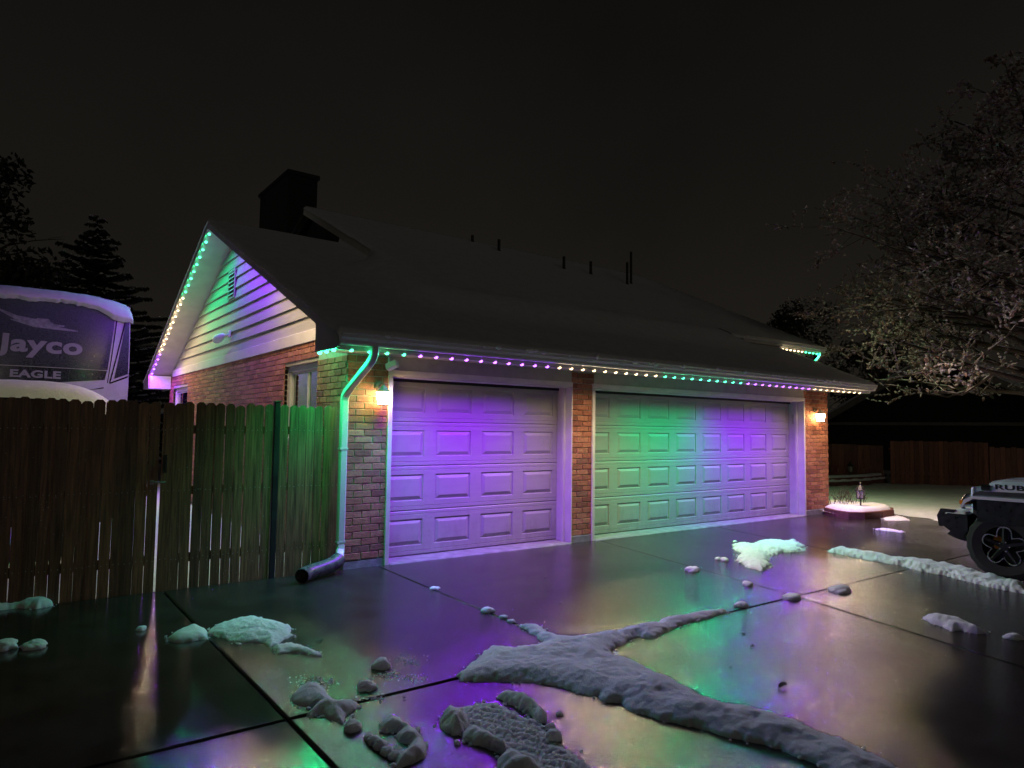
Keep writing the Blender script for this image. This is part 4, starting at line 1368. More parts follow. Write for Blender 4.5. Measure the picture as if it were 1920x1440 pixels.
patch('snow_patch', 'bright yellow-white snow strip right of the brick planter', [(1655, 968), (1680, 966), (1700, 972), (1706, 976), (1680, 976), (1660, 976)], .014, .05, .014, 17, .02, .3)
# frozen slush specks near the joint
sp_ = MB()
for i in range(330):
    c = random.choice(((765, 1238, 30, 12), (778, 1272, 26, 7), (600, 1282, 38, 7), (700, 1310, 30, 6), (590, 1275, 40, 8), (1350, 1047, 12, 4), (730, 1266, 24, 8)))
    x, y = G(random.gauss(c[0], c[2] * .5), random.gauss(c[1], c[3] * .5))
    s_ = random.uniform(.002, .0075)
    bm = bmesh.new(); bmesh.ops.create_icosphere(bm, subdivisions=1, radius=s_)
    for q in bm.verts: q.co = Vector((q.co.x * random.uniform(.7, 1.5), q.co.y * random.uniform(.7, 1.5), q.co.z * .7))
    sp_.from_bm(bm, Matrix.Translation((x, y, .002)))
for (poly, H) in PATCHES:
    per = [np.hypot(*(poly[(i + 1) % len(poly)] - poly[i])) for i in range(len(poly))]
    for i, L in enumerate(per):
        for _ in range(int(L * 26 + random.random())):
            t_ = random.random(); q = poly[i] * (1 - t_) + poly[(i + 1) % len(poly)] * t_
            x, y = q[0] + random.gauss(0, .022), q[1] + random.gauss(0, .022)
            if y > -.06: continue
            s_ = random.uniform(.003, .011) * (1 if random.random() < .85 else 1.7)
            bm = bmesh.new(); bmesh.ops.create_icosphere(bm, subdivisions=1, radius=s_)
            for v_ in bm.verts: v_.co = Vector((v_.co.x * random.uniform(.7, 1.4), v_.co.y * random.uniform(.7, 1.4), v_.co.z * random.uniform(.5, .9)))
            sp_.from_bm(bm, Matrix.Translation((x, y, s_ * .3)))
tag(sp_.build('slush_crumbs', M['drive_snow'], None, True), 'scattered tiny crumbs of frozen slush on the wet slabs', 'slush', None, 'stuff')


def ball(px, py, r_, label, flat=.8, seed=0, tail=None):
    x, y = G(px, py)
    bm = bmesh.new(); bmesh.ops.create_icosphere(bm, subdivisions=4, radius=1)
    for q in bm.verts:
        c = q.co
        n_ = 1 + .75 * (float(fbm(np.array(c.x * 1.7 + seed), np.array(c.y * 1.7 + c.z * 1.3 + seed))) - .5) + .22 * (float(fbm(np.array(c.x * 5 + seed), np.array(c.y * 5 + c.z * 4))) - .5)
        q.co = Vector((c.x * r_ * n_ * 1.1, c.y * r_ * n_, c.z * r_ * flat * n_))
        if tail: q.co.x += tail * max(0, c.x) ** 3 * r_; q.co.z *= (1 - .45 * max(0, c.x) ** 2) if tail else 1
    o_ = MB().from_bm(bm, Matrix.Translation((x, y, r_ * flat * .38))).build('snowball', M['drive_snow'], None, True)
    tag(o_, label, 'snow lump', 'snow lumps on the driveway')
    return o_


ball(660, 1367, .042, 'snow lump just right of the many-lobed clump', .75, 1)
ball(687, 1292, .050, 'oval snow lump sitting in the warm reflection', .7, 2)
ball(714, 1252, .050, 'snow lump with a side tail above the oval one', .85, 3, .6)
ball(1040, 1385, .038, 'snow lump at the right of the tread print', .85, 4)
ball(1032, 1366, .024, 'small crumb of snow off the far end of the tread berm', .8, 5)
ball(1049, 1340, .018, 'tiny snow crumb beyond the tread berm tip', .7, 6)
for i, (a, b, r_) in enumerate(((691, 1386, .024), (701, 1393, .030), (714, 1402, .034), (726, 1413, .028), (740, 1422, .028))):
    ball(a, b, r_, ['first', 'second', 'third', 'fourth', 'last'][i] + ' lump from the top in the curved bead row', .8, 7 + i)
ball(64, 1214, .062, 'lone round snow lump on the dark left slab', .55, 13)
ball(6, 1216, .075, 'snow lump cut by the left picture edge', .55, 14)
ball(265, 1181, .030, 'small snow dot left of the gate gap reflection', .7, 15)
ball(1574, 1109, .10, 'flat snow lump right of the joint crossing', .42, 16, .3)
ball(1484, 1122, .085, 'flat snow lump right on the joint crossing', .38, 17)
ball(1402, 1097, .055, 'snow lump on the joint above the crossing', .5, 18)
ball(1299, 1071, .07, 'snow lump on the joint nearest the double door', .5, 19)
ball(1391, 1137, .06, 'little snow lump past the tip of the big ridge', .45, 20)
ball(914, 1147, .055, 'snow lump on the joint left of the big ridge', .5, 21)
ball(815, 1104, .045, 'small white snow lump on the joint nearest the single door', .35, 22)
ball(944, 1158, .032, 'small snow crumb on the joint before the ridge', .5, 23)
ball(958, 1166, .030, 'smallest snow crumb touching the ridge end', .5, 24)
ball(1345, 1049, .035, 'left one of two crumbs beside the cyan snow', .6, 25)
ball(1359, 1051, .045, 'right one of two crumbs beside the cyan snow', .55, 26)
ball(1900, 1197, .06, 'lone snow lump at the right picture edge', .5, 27)
ball(1378, 1016, .03, 'tiny snow crumb above the cyan snow', .5, 28)

# leaf litter
for i, (a, b, s_) in enumerate(((1466, 1290, .045), (1411, 1214, .032), (1393, 1190, .036), (1370, 1250, .02), (1022, 1083, .03), (1052, 1131, .022), (1500, 1060, .03), (598, 1205, .028), (570, 1080, .05), (612, 1072, .045), (758, 1310, .015), (1780, 1010, .03))):
    x, y = G(a, b)
    mb = MB(); A = random.uniform(0, 6.28)
    vv = []
    for k in range(9):
        w_ = 2 * math.pi * k / 9
        rr_ = s_ * random.uniform(.55, 1.1)
        vv.append((x + rr_ * math.cos(w_ + A), y + .6 * rr_ * math.sin(w_ + A), .004 + random.uniform(0, .5) * s_))
    vv.append((x, y, .006 + .15 * s_))
    mb.add(vv, [(k, (k + 1) % 9, 9) for k in range(9)])
    lab = ['curled dark leaf on the purple reflection near the bottom', 'dark leaf on the green reflection right of the ridge', 'dark leaf nearest the ridge tip', 'tiny leaf scrap on the blue-green slab',
           'leaf scrap before the single door', 'leaf scrap on the pink slab by the ridge', 'leaf scrap under the cyan snow', 'leaf scrap right of the green lit snow', 'leaf by the mouth of the drain pipe', 'pale leaf under the drain pipe bend', 'leaf scrap above the C-shaped snow', 'leaf scrap by the car wheel'][i]
    tag(mb.build('fallen_leaf', M['dry_leaf']), lab, 'leaf', 'leaves on the driveway')

# ================================================================== right-hand yard
YARD = [(11.35, 12), (11.35, .6), (11.3, -.75), (11.1, -1.5), (10.2, -2.05), (9.2, -2.75), (8.6, -3.6), (8.2, -6), (7.8, -14), (40, -14), (40, 30), (11.35, 30)]
patch('yard_snow', 'trodden snow field right of the garage with pale tyre tracks', None, .07, .35, .09, 41, .12, .35, world=YARD, lscale=1.3, kind='stuff', fine=.03)
# low brick-edged planter at the pier
pl = empty('planter_bed', (10.4, -.4, 0), 'low red block planter of snow at the foot of the far pier', 'planter')
PE = [(9.72, -.06), (9.45, -.42), (9.36, -.72), (9.58, -.90), (10.1, -.98), (10.55, -.98), (10.9, -.82), (11.08, -.45), (11.05, .1)]
for a, b in zip(PE[:-1], PE[1:]):
    a = Vector((*a, 0)); b = Vector((*b, 0)); t_ = (b - a); L = t_.length; t_.normalize(); nrm = Vector((t_.y, -t_.x, 0))
    nb = max(1, round(L / .42)); 
    for k_ in range(nb):
        p = a + t_ * (L * k_ / nb + .004); q = a + t_ * (L * (k_ + 1) / nb - .004)
        j = nrm * random.uniform(-.008, .008)
        i1 = p - nrm * .11 + j; i2 = q - nrm * .11 + j; p = p + j; q = q + j
        bm = bmesh.new()
        vs_ = [bm.verts.new((v_.x, v_.y, z_)) for z_ in (-.03, .125) for v_ in (p, q, i2, i1)]
        for f_ in ((0, 1, 2, 3), (7, 6, 5, 4), (0, 4, 5, 1), (1, 5, 6, 2), (2, 6, 7, 3), (3, 7, 4, 0)): bm.faces.new([vs_[w_] for w_ in f_])
        bmesh.ops.recalc_face_normals(bm, faces=bm.faces[:])
        bmesh.ops.bevel(bm, geom=bm.edges[:], offset=.008, segments=1, affect='EDGES')
        MB().from_bm(bm).build('block', M['planter_block'], pl)
ins = [(9.78, -.02), (9.5, -.40), (9.42, -.70), (9.6, -.86), (10.1, -.94), (10.55, -.94), (10.87, -.79), (11.03, -.42), (11.0, .3), (10.05, .6), (10.03, -.02)]
X, Y = np.meshgrid(np.arange(9.3, 11.4, .025), np.arange(-1.05, .7, .025))
d = seg_dist(X, Y, ins)
Z = .06 + .13 * np.sqrt(np.clip(1 - (1 - np.clip(d / .14, 0, 1)) ** 2, 0, 1)) + .03 * (fbm(X * 4, Y * 4, 3) - .5)
grid_mesh('planter_snow', X, Y, Z, d > -.02, 'mound of snow filling the low planter by the pier', 'snow', kind=None)
# twiggy shrub in the planter
sh = MB()
for i in range(46):
    x = random.uniform(9.95, 10.75); y = random.uniform(-.35, .1)
    a = random.uniform(0, 6.28); h = random.uniform(.12, .34)
    dx, dy = .5 * h * math.cos(a), .5 * h * math.sin(a)
    pts_ = [(x, y, .14), (x + dx * .4, y + dy * .4, .16 + h * .5), (x + dx, y + dy, .16 + h)]
    sh.tube(pts_, [.005, .004, .002], 4, False)
    for k_ in range(4):
        b = random.uniform(0, 6.28); q = Vector(pts_[1]).lerp(Vector(pts_[2]), random.random())
        sh.tube([q, q + Vector((math.cos(b) * .06, math.sin(b) * .06, random.uniform(0, .06)))], [.003, .0015], 4, False)
s2 = empty('dry_shrub', (10.3, -.1, .14), 'leafless twiggy shrub poking through the planter snow', 'shrub')
sh.build('twigs', M['bark'], s2)


def path_lantern(x, y, z, h, label, s_=1.0):
    t = empty('path_lantern', (x, y, z), label, 'path lamp', 'unlit path lanterns in the planters')
    MB().tube([(x, y, z - .1), (x, y, z + h)], .011 * s_, 8).build('stake', M['metal_dark'], t)
    zz = z + h
    MB().lathe([(.02 * s_, 0), (.05 * s_, .01 * s_), (.05 * s_, .018 * s_)], (x, y, zz), 8).build('base', M['metal_dark'], t)
    MB().lathe([(.042 * s_, .02 * s_), (.05 * s_, .12 * s_)], (x, y, zz), 6).build('glass', M['glass_frost'], t)
    c = MB()
    for k_ in range(6):
        w_ = k_ * math.pi / 3
        c.tube([(x + .046 * s_ * math.cos(w_), y + .046 * s_ * math.sin(w_), zz + .018 * s_), (x + .054 * s_ * math.cos(w_ + .5), y + .054 * s_ * math.sin(w_ + .5), zz + .07 * s_), (x + .054 * s_ * math.cos(w_), y + .054 * s_ * math.sin(w_), zz + .122 * s_)], .004 * s_, 4, False)
    c.build('cage', M['metal_dark'], t)
    MB().lathe([(.06 * s_, .12 * s_), (.068 * s_, .125 * s_), (.04 * s_, .165 * s_), (.02 * s_, .18 * s_), (.012 * s_, .2 * s_), (.016 * s_, .21 * s_), (.003 * s_, .225 * s_)], (x, y, zz), 8).build('lid', M['metal_dark'], t)


path_lantern(10.02, -.62, .17, .14, 'nearest path lantern, standing in the low planter by the pier', 1.45)
# farther raised bed
rb = empty('raised_bed', (17, 4, 0), 'far raised bed with snowy rim in front of the dark fence', 'planter')
ring_ = [(14.6, 3.9), (15.5, 2.95), (17.2, 2.75), (18.8, 2.95), (19.6, 3.4), (19.9, 4.0), (19.2, 4.7), (17.5, 5.2), (15, 5.4)]
for a, b in zip(ring_, ring_[1:] + ring_[:1]):
    a = Vector((*a, 0)); b = Vector((*b, 0)); nb = max(1, round((b - a).length / .45))
    t_ = (b - a).normalized(); nrm = Vector((t_.y, -t_.x, 0)); L = (b - a).length
    for k_ in range(nb):
        p = a + t_ * (L * k_ / nb + .005); q = a + t_ * (L * (k_ + 1) / nb - .005)
        P = [(p.x, p.y), (q.x, q.y), ((q - nrm * .25).x, (q - nrm * .25).y), ((p - nrm * .25).x, (p - nrm * .25).y)]
        MB().prism(P, 'z', -.05, .30).build('block', M['planter_block'], rb)
X, Y = np.meshgrid(np.arange(14.3, 20.1, .06), np.arange(2.6, 5.6, .06))
d = seg_dist(X, Y, ring_)
Z = .20 + .16 * smooth(-.03, .06, d) * (1 - .8 * smooth(.25, .42, d)) + .02 * (fbm(X * 3, Y * 3, 3) - .5)
grid_mesh('bed_snow', X, Y, Z, d > -.04, 'ring of snow along the rim of the far raised bed', 'snow', kind=None)
path_lantern(17.0, 3.15, .3, .10, 'middle path lantern, on the front rim of the far raised bed', 1.5)
path_lantern(19.2, 3.6, .3, .08, 'farthest path lantern, at the right end of the raised bed', 1.5)

# neighbour's board fence and house
def far_fence(a, b, h, n, label):
    a = Vector((*a, 0)); b = Vector((*b, 0))
    t = empty('board_fence', ((a + b) / 2)[:], label, 'fence')
    L = (b - a).length; ang = math.atan2(b.y - a.y, b.x - a.x)
    me = [MB().box(-L / n / 2 + .004, L / n / 2 - .004, -.01, .01, 0, h + dh).mesh('board', M['picket_far']) for dh in (0, .015, -.012)]
    for i in range(n):
        p = a.lerp(b, (i + .5) / n)
        ob = bpy.data.objects.new('board', random.choice(me)); link(ob, t, (p.x, p.y, 0)); ob.rotation_euler = (0, 0, ang)
    for zz in (.3, h - .25):
        mb = MB(); mb.tube([a + Vector((.03, .05, zz)), b + Vector((.03, .05, zz))], .035, 4); mb.build('rail', M['picket_far'], t)


far_fence((18.55, 2.72), (19.95, .62), 1.34, 20, 'reddish board fence beyond the snow field, left of the car')
far_fence((19.95, .60), (22.2, -2.2), 1.20, 26, 'lower board fence running behind the parked car')
far_fence((14.5, 9.6), (18.5, 2.9), 1.20, 44, 'dark board fence behind the far raised bed')
nh = empty('neighbour_house', (30, 4, 0), 'dark neighbouring house gable behind the snowy tree', 'house')
GA, GZ = 4.16, 4.40
sl = (4.47 - 2.36) / (8.03 - 4.16)
MB().prism([(-2.6, -.05), (10.0, -.05), (10.0, GZ - sl * (10.0 - GA)), (GA, GZ), (-2.6, GZ - sl * (GA + 2.6))], 'x', 26, 26.2).build('gable_wall', M['dark_siding'], nh)
for i in range(9):
    zz = 2.15 + i * .25
    w_ = (GZ - zz) / sl
    if w_ > .3: MB().box(25.975, 25.998, GA - min(w_, 6.7), GA + min(w_, 5.8), zz, zz + .22).build('siding_board', M['dark_siding'], nh)
MB().box(25.94, 25.998, -2.6, 10, 1.90, 2.02).build('belt_trim', M['fascia'], nh)
for s_ in (-1, 1):
    e_ = GA + s_ * 7.6
    P = [(GA, GZ + .30), (e_, GZ + .30 - sl * 7.6), (e_, GZ + .10 - sl * 7.6), (GA, GZ + .10)]
    MB().prism(P, 'x', 25.55, 36).build('roof', M['roof'], nh)
    MB().prism([(q[0], q[1] - (.06 if i > 1 else .01)) for i, q in enumerate(P)], 'x', 25.50, 25.548).build('rake_board', M['fascia'], nh)
    sn = MB().prism([(GA, GZ + .38), (e_, GZ + .38 - sl * 7.6), (e_, GZ + .302 - sl * 7.6), (GA, GZ + .302)], 'x', 25.5, 36).build('roof_snow', M['snow'], nh)
w_ = MB().box(25.95, 25.995, 3.86, 4.46, 3.1, 3.75).build('window', M['trim'], nh)
MB().box(25.93, 25.949, 3.92, 4.40, 3.16, 3.69).build('pane', M['glass'], w_)

# ================================================================== parked off-road car (front end in view)
car = empty('off_road_car', (6.6, -5.5, 0), 'grey off-road car with black wheels, cut by the right edge', 'car')
CX = 5.62          # outer face of the tyres on the near side
CW = 1.60          # track width overall
WY, WR = -4.33, .365


def wheel(cx, cy, s_):
    """s_ = -1 outer face toward -x"""
    w = MB()
    prof = [(.21, .02), (.30, .0), (.345, .015), (WR, .05), (WR, .20), (.345, .235), (.30, .25), (.21, .23)]
    n = 40
    vv = []; ff = []
    for (r_, t_) in prof:
        for k_ in range(n):
            a = 2 * math.pi * k_ / n
            rr_ = r_ + (.010 if (r_ > .34 and k_ % 2) else 0)
            vv.append((cx - s_ * t_ if s_ > 0 else cx + t_, cy + rr_ * math.cos(a), WR - .005 + rr_ * math.sin(a)))
    for i in range(len(prof) - 1):
        for k_ in range(n):
            ff.append((i * n + k_, i * n + (k_ + 1) % n, (i + 1) * n + (k_ + 1) % n, (i + 1) * n + k_))
    wh = w.add(vv, ff).build('wheel', M['tyre'], car)
    sgn = 1 if s_ < 0 else -1
    X_ = lambda t_: cx + sgn * t_
    zc = WR - .005
    # barrel
    b_ = MB(); b_.tube([(X_(.03), cy, zc), (X_(.20), cy, zc)], [.215, .20], 28, False); b_.build('barrel', M['rim_black'], wh)
    b_ = MB(); b_.tube([(X_(.14), cy, zc), (X_(.15), cy, zc)], [.205, .205], 28); b_.build('brake_disc', M['rim_black'], wh)
    b_ = MB(); b_.tube([(X_(.115), cy + .09, zc + .06), (X_(.13), cy + .09, zc + .06)], [.04, .04], 8); b_.build('reflector', M['amber'], wh)
    b_ = MB(); b_.tube([(X_(.115), cy + .10, zc - .02), (X_(.13), cy + .10, zc - .02)], [.03, .03], 8); b_.build('reflector', M['amber'], wh)
    # five-armed star face with a machined outline
    def star(r0, r1, k):
        out = []
        for i in range(60):
            a = 2 * math.pi * i / 60
            q = (math.cos(5 * a) * .5 + .5)
            q = (q * q * (3 - 2 * q)) ** .38
            out.append((r0 + (r1 - r0) * q, a + .35))
        return out
    for (nm, r0, r1, dd, mt, rin) in (('rim_edge', .125, .212, .012, 'rim_edge', .013), ):
        vv = []; ff = []
        so = star(r0, r1, 0); si = [(r_ - rin, a) for (r_, a) in so]
        for (st, xx) in ((so, .03), (so, dd), (si, dd), (si, .03)):
            for (r_, a) in st: vv.append((X_(xx), cy + r_ * math.cos(a), zc + r_ * math.sin(a)))
        for i in range(3):
            for k_ in range(60): ff.append((i * 60 + k_, i * 60 + (k_ + 1) % 60, (i + 1) * 60 + (k_ + 1) % 60, (i + 1) * 60 + k_))
        MB().add(vv, ff).build(nm, M[mt], wh)
    sp = MB()
    for k_ in range(5):
        a = 2 * math.pi * k_ / 5 + .35
        ca, sa = math.cos(a), math.sin(a)
        sp.tube([(X_(.045), cy + .03 * ca, zc + .03 * sa), (X_(.02), cy + .20 * ca, zc + .20 * sa)], [.03, .02], 6)
    sp.tube([(X_(.02), cy, zc), (X_(.06), cy, zc)], [.045, .06], 16)
    sp.build('spokes', M['rim_black'], wh)
    nt = MB()
    for k_ in range(5):
        a = 2 * math.pi * (k_ + .5) / 5
        nt.tube([(X_(.012), cy + .05 * math.cos(a), zc + .05 * math.sin(a)), (X_(.03), cy + .05 * math.cos(a), zc + .05 * math.sin(a))], .007, 6)
    nt.build('lug_nuts', M['galv'], wh)


for (a, b, s_) in ((CX, WY, -1), (CX, WY - 2.35, -1), (CX + CW, WY, 1), (CX + CW, WY - 2.35, 1)):
    wheel(a, b, s_)
B0, B1 = CX + .20, CX + CW - .20      # body sides
# engine-bay tub and cabin
tub = MB()
tub.prism([(-3.98, .55), (-3.98, .88), (-4.05, .92), (-5.2, .95), (-7.6, .95), (-7.6, .50), (-5.0, .45)], 'x', B0, B1)
tub.build('body', M['metal_dark'], car)
hood_prof = [(-4.05, .90), (-4.06, .97), (-4.10, 1.02), (-4.22, 1.045), (-4.6, 1.065), (-5.25, 1.10), (-5.25, .93)]
hd = MB()
nn = 12
vv = []; ff = []
for i in range(nn + 1):
    u = 2 * i / nn - 1
    x = (B0 + B1) / 2 + (B1 - B0) / 2 * u * .97
    dz = -.05 * abs(u) ** 6 + .018 * (1 - abs(u)) ** .5
    for (y, z_) in hood_prof: vv.append((x, y - .03 * abs(u) ** 3, z_ + (dz if z_ > .96 else 0)))
m_ = len(hood_prof)
for i in range(nn):
    for k_ in range(m_): ff.append((i * m_ + k_, i * m_ + (k_ + 1) % m_, (i + 1) * m_ + (k_ + 1) % m_, (i + 1) * m_ + k_))
ff.append(tuple(range(m_))[::-1]); ff.append(tuple(range(nn * m_, nn * m_ + m_)))
hood = hd.add(vv, ff).build('hood', M['car_paint'], car)
lettering('RUBICON', -4.20, -4.86, .955, .055, M['black_plastic'], hood, 'lettering', 0, 0, .03, lambda X_, Z_: (B0 + .014, X_, Z_))
# flat fender flares
for (x0_, x1_) in ((CX - .02, B0 + .02), (B1 - .02, CX + CW + .02)):
    for (ya, yb, nm) in ((-3.93, -4.95, 0), (-6.2, -7.3, 1)):
        P = [(ya - .0, .74), (ya - .04, .83), (ya - .12, .875), (yb + .2, .885), (yb, .72), (yb, .69), (yb + .2, .85), (ya - .13, .845), (ya - .06, .80), (ya - .02, .74)]
        mb = MB(); mb.prism(P, 'x', x0_, x1_); mb.build('fender', M['car_paint'], car)
        MB().box(x0_ + .02, x1_ + .02, yb + .05, ya - .16, .60, .842).build('wheel_arch', M['black_plastic'], car)
# turn lamp, headlamp, grille
MB().bbox(CX + .0, CX + .18, -3.99, -3.915, .775, .82, .006).build('turn_lamp', M['amber'], car)
gr = MB().bbox(B0 + .03, B1 - .03, -4.0, -3.95, .58, .96, .02).build('grille', M['car_paint'], car)
for i in range(7):
    xc = (B0 + B1) / 2 + (i - 3) * .085
    MB().box(xc - .025, xc + .025, -3.952, -3.944, .64, .90).build('slot', M['black_plastic'], gr)
for xc in (B0 + .16, B1 - .16):
    mb = MB(); mb.tube([(xc, -3.99, .80), (xc, -3.92, .80)], .085, 18); mb.build('headlamp', M['glass_frost'], car)
mb = MB(); mb.tube([(B0 + .005, -4.07, .965), (B0 + .02, -4.15, .965)], [.035, .035], 10); mb.build('hood_latch', M['black_plastic'], car)
# bumper with hoop, end cap and tow hook
bu = MB()
bu.prism([(-3.80, .46), (-3.72, .52), (-3.72, .62), (-3.78, .66), (-3.98, .66), (-3.98, .46)], 'x', CX + .04, CX + CW - .04)
bu = bu.build('bumper', M['black_plastic'], car)
mb = MB(); mb.tube([(B0 + .10, -3.86, .65), (B0 + .12, -3.83, .78), (B0 + .25, -3.83, .84), (B1 - .25, -3.83, .84), (B1 - .12, -3.83, .78), (B1 - .10, -3.86, .65)], .022, 8); mb.build('hoop', M['black_plastic'], bu)
for xc in (CX + .06, CX + CW - .12):
    mb = MB(); mb.prism([(-3.84, .70), (-3.70, .70), (-3.66, .62), (-3.68, .50), (-3.72, .50), (-3.71, .60), (-3.74, .66), (-3.84, .66)], 'x', xc, xc + .06); mb.build('end_cap', M['black_plastic'], bu)
    mb = MB(); mb.prism([(-3.86, .38), (-3.76, .42), (-3.80, .46), (-3.95, .46), (-3.95, .36)], 'x', xc, xc + .12); mb.build('skid', M['black_plastic'], bu)
X, Y = np.meshgrid(np.linspace(CX + .05, CX + CW - .06, 60), np.linspace(-3.97, -3.74, 14))
ex = np.minimum(np.minimum(X - X.min(), X.max() - X) * 1.0, np.minimum(Y - Y.min(), Y.max() - Y))
Z = .655 + .045 * np.sqrt(np.clip(ex / .08, 0, 1)) + .012 * (fbm(X * 12, Y * 12, 2) - .5)
grid_mesh('bumper_snow', X, Y, Z, None, 'thin snow lying on the car front bumper', 'snow', kind=None)
cabin = MB().prism([(-5.25, .95), (-5.55, 1.50), (-7.5, 1.52), (-7.6, .95)], 'x', B0 + .03, B1 - .03).build('cabin', M['metal_dark'], car)
MB().add([(B0 + .08, -5.262, 1.02), (B1 - .08, -5.262, 1.02), (B1 - .12, -5.50, 1.45), (B0 + .12, -5.50, 1.45)], [(3, 2, 1, 0)]).build('windshield', M['glass'], cabin)
for (ya, yb) in ((-5.6, -6.4), (-6.5, -7.3)):
    MB().box(B0 + .02, B0 + .028, yb, ya, 1.0, 1.42).build('side_window', M['glass'], cabin)
mb = MB(); mb.tube([(B0, -5.30, 1.05), (B0 - .12, -5.28, 1.10)], .012, 6); mb.box(B0 - .26, B0 - .12, -5.32, -5.26, 1.04, 1.20); mb.build('mirror', M['metal_dark'], car)

# ================================================================== trees
SEGS = []


def branchy(mb, p, d, L, r_, depth, rng, tips, droop=.0, spread=.6, kids=(3, 4), seg=4, shrink=.62, up=.15):
    pts_ = [p.copy()]; rad = [r_]
    q = p.copy(); dd = d.copy()
    for i in range(seg):
        dd = (dd + Vector((rng.gauss(0, .14), rng.gauss(0, .14), rng.gauss(0, .10) + up * .12 - droop * .1))).normalized()
        if q.z < 2.5 and dd.z < .1: dd.z = .15; dd.normalize()
        q = q + dd * (L / seg)
        pts_.append(q.copy()); rad.append(r_ * (1 - .62 * (i + 1) / seg))
    mb.tube(pts_, rad, 7 if r_ > .05 else 5 if r_ > .015 else 3, False)
    SEGS.extend(zip(pts_[:-1], pts_[1:], rad[:-1]))
    if depth == 0:
        tips.append((pts_, dd)); return
    for k_ in range(rng.randint(*kids)):
        t_ = .35 + .65 * (k_ + rng.random()) / kids[1]
        t_ = min(t_, 1)
        i = min(int(t_ * seg), seg - 1); f_ = t_ * seg - i
        b = pts_[i].lerp(pts_[i + 1], f_)
        side = Vector((rng.gauss(0, 1), rng.gauss(0, 1), rng.gauss(0, .55)))
        nd = (dd * (1 - spread) + side.normalized() * spread + Vector((0, 0, up))).normalized()
        branchy(mb, b, nd, L * shrink * rng.uniform(.75, 1.15), max(.004, rad[i] * .58), depth - 1, rng, tips, droop, spread, kids, seg, shrink, up)
    tips.append((pts_[-2:], dd))


# snow-laden deciduous tree, trunk right of the frame
rng = random.Random(11)
tr = empty('deciduous_tree', (13.2, -3.1, 0), 'bare spreading tree at right, twigs loaded with snow', 'tree')
tk = MB(); tk.tube([(13.2, -3.1, -.1), (13.15, -3.05, .8), (13.0, -3.0, 1.8), (13.05, -2.9, 3.0), (13.0, -2.8, 4.4), (13.1, -2.7, 5.8), (13.0, -2.6, 7.4)], [.24, .19, .17, .14, .11, .07, .03], 12)
tk.build('trunk', M['bark'], tr)
lm = MB(); tips = []
tl = Vector((-.80, .60, 0))       # image-left direction seen from the camera
tl = Vector((-.25, .97, 0))
for i in range(26):
    h = 2.3 + 4.9 * (i / 25) ** 1.0
    a = i * 2.399 + .4
    dirv = Vector((math.cos(a), math.sin(a), 0)) * 1.0 + tl * .55
    dirv.z = .18 + .5 * (h - 1.6) / 5.4
    dirv.normalize()
    L = (3.5 - .30 * (h - 1.6)) * rng.uniform(.8, 1.1)
    branchy(lm, Vector((13.05, -2.95 + .05 * h, h)), dirv, L, .065 - .006 * (h - 1.6), 3, rng, tips, .25, .62, (3, 5), 4, .60, .10)
for i in range(11):
    h = 2.5 + 2.2 * i / 10
    dirv = (tl + Vector((rng.uniform(-.75, .55), rng.uniform(-.5, .1), rng.uniform(.08, .45)))).normalized()
    branchy(lm, Vector((13.05, -2.95, h)), dirv, rng.uniform(2.6, 3.6), .055, 3, rng, tips, .12, .60, (3, 5), 5, .58, .10)
lm.build('limbs', M['bark'], tr)
_segs = list(SEGS)
sn = MB(); lv = MB()


def flake(tgt, c, ax, L, w2, hh, sag):
    sd2 = ax.cross(Vector((0, 0, 1)))
    if sd2.length < .1: sd2 = Vector((1, 0, 0))
    sd2.normalize()
    tgt.add([c - ax * L * .5, c + sd2 * w2, c + ax * L * .5 - Vector((0, 0, sag)), c - sd2 * w2, c + Vector((0, 0, hh)), c - Vector((0, 0, hh * .5))],
            [(0, 1, 4), (1, 2, 4), (2, 3, 4), (3, 0, 4), (1, 0, 5), (2, 1, 5), (3, 2, 5), (0, 3, 5)])


for (a, b, r_) in _segs:
    ax = b - a; L = ax.length
    if abs(ax.z) < .85 * L and rng.random() < .8 and r_ > .008:
        flake(sn, a.lerp(b, .5) + Vector((0, 0, r_ * .8)), ax.normalized(), L * rng.uniform(.7, 1.05), max(.012, r_ * .8), .016 + r_ * .3, 0)
for (pts_, dd) in tips:
    # snow lying along the twig
    for i in range(len(pts_) - 1):
        if rng.random() < .75:
            ax = (pts_[i + 1] - pts_[i]); Ls = ax.length
            flake(sn, pts_[i].lerp(pts_[i + 1], .5) + Vector((0, 0, .008)), ax.normalized(), Ls * rng.uniform(.6, 1.0), rng.uniform(.014, .028), .026, 0)
    # withered leaves holding snow
    for k_ in range(4):
        i = rng.randrange(len(pts_) - 1); c = pts_[i].lerp(pts_[i + 1], rng.random())
        ax = Vector((rng.gauss(0, 1), rng.gauss(0, 1), rng.gauss(-.25, .5))).normalized()
        L = rng.uniform(.05, .14); w2 = rng.uniform(.016, .040)
        flake(lv, c - Vector((0, 0, .012)), ax, L, w2, .006, .02)
        if rng.random() < .85: flake(sn, c + Vector((0, 0, .006)), ax, L * 1.0, w2 * 1.0, .016, .02)
tag(sn.build('crown_snow', M['twig_snow'], tr), kind='stuff')
tag(lv.build('crown', M['leaf_dead'], tr), kind='stuff')


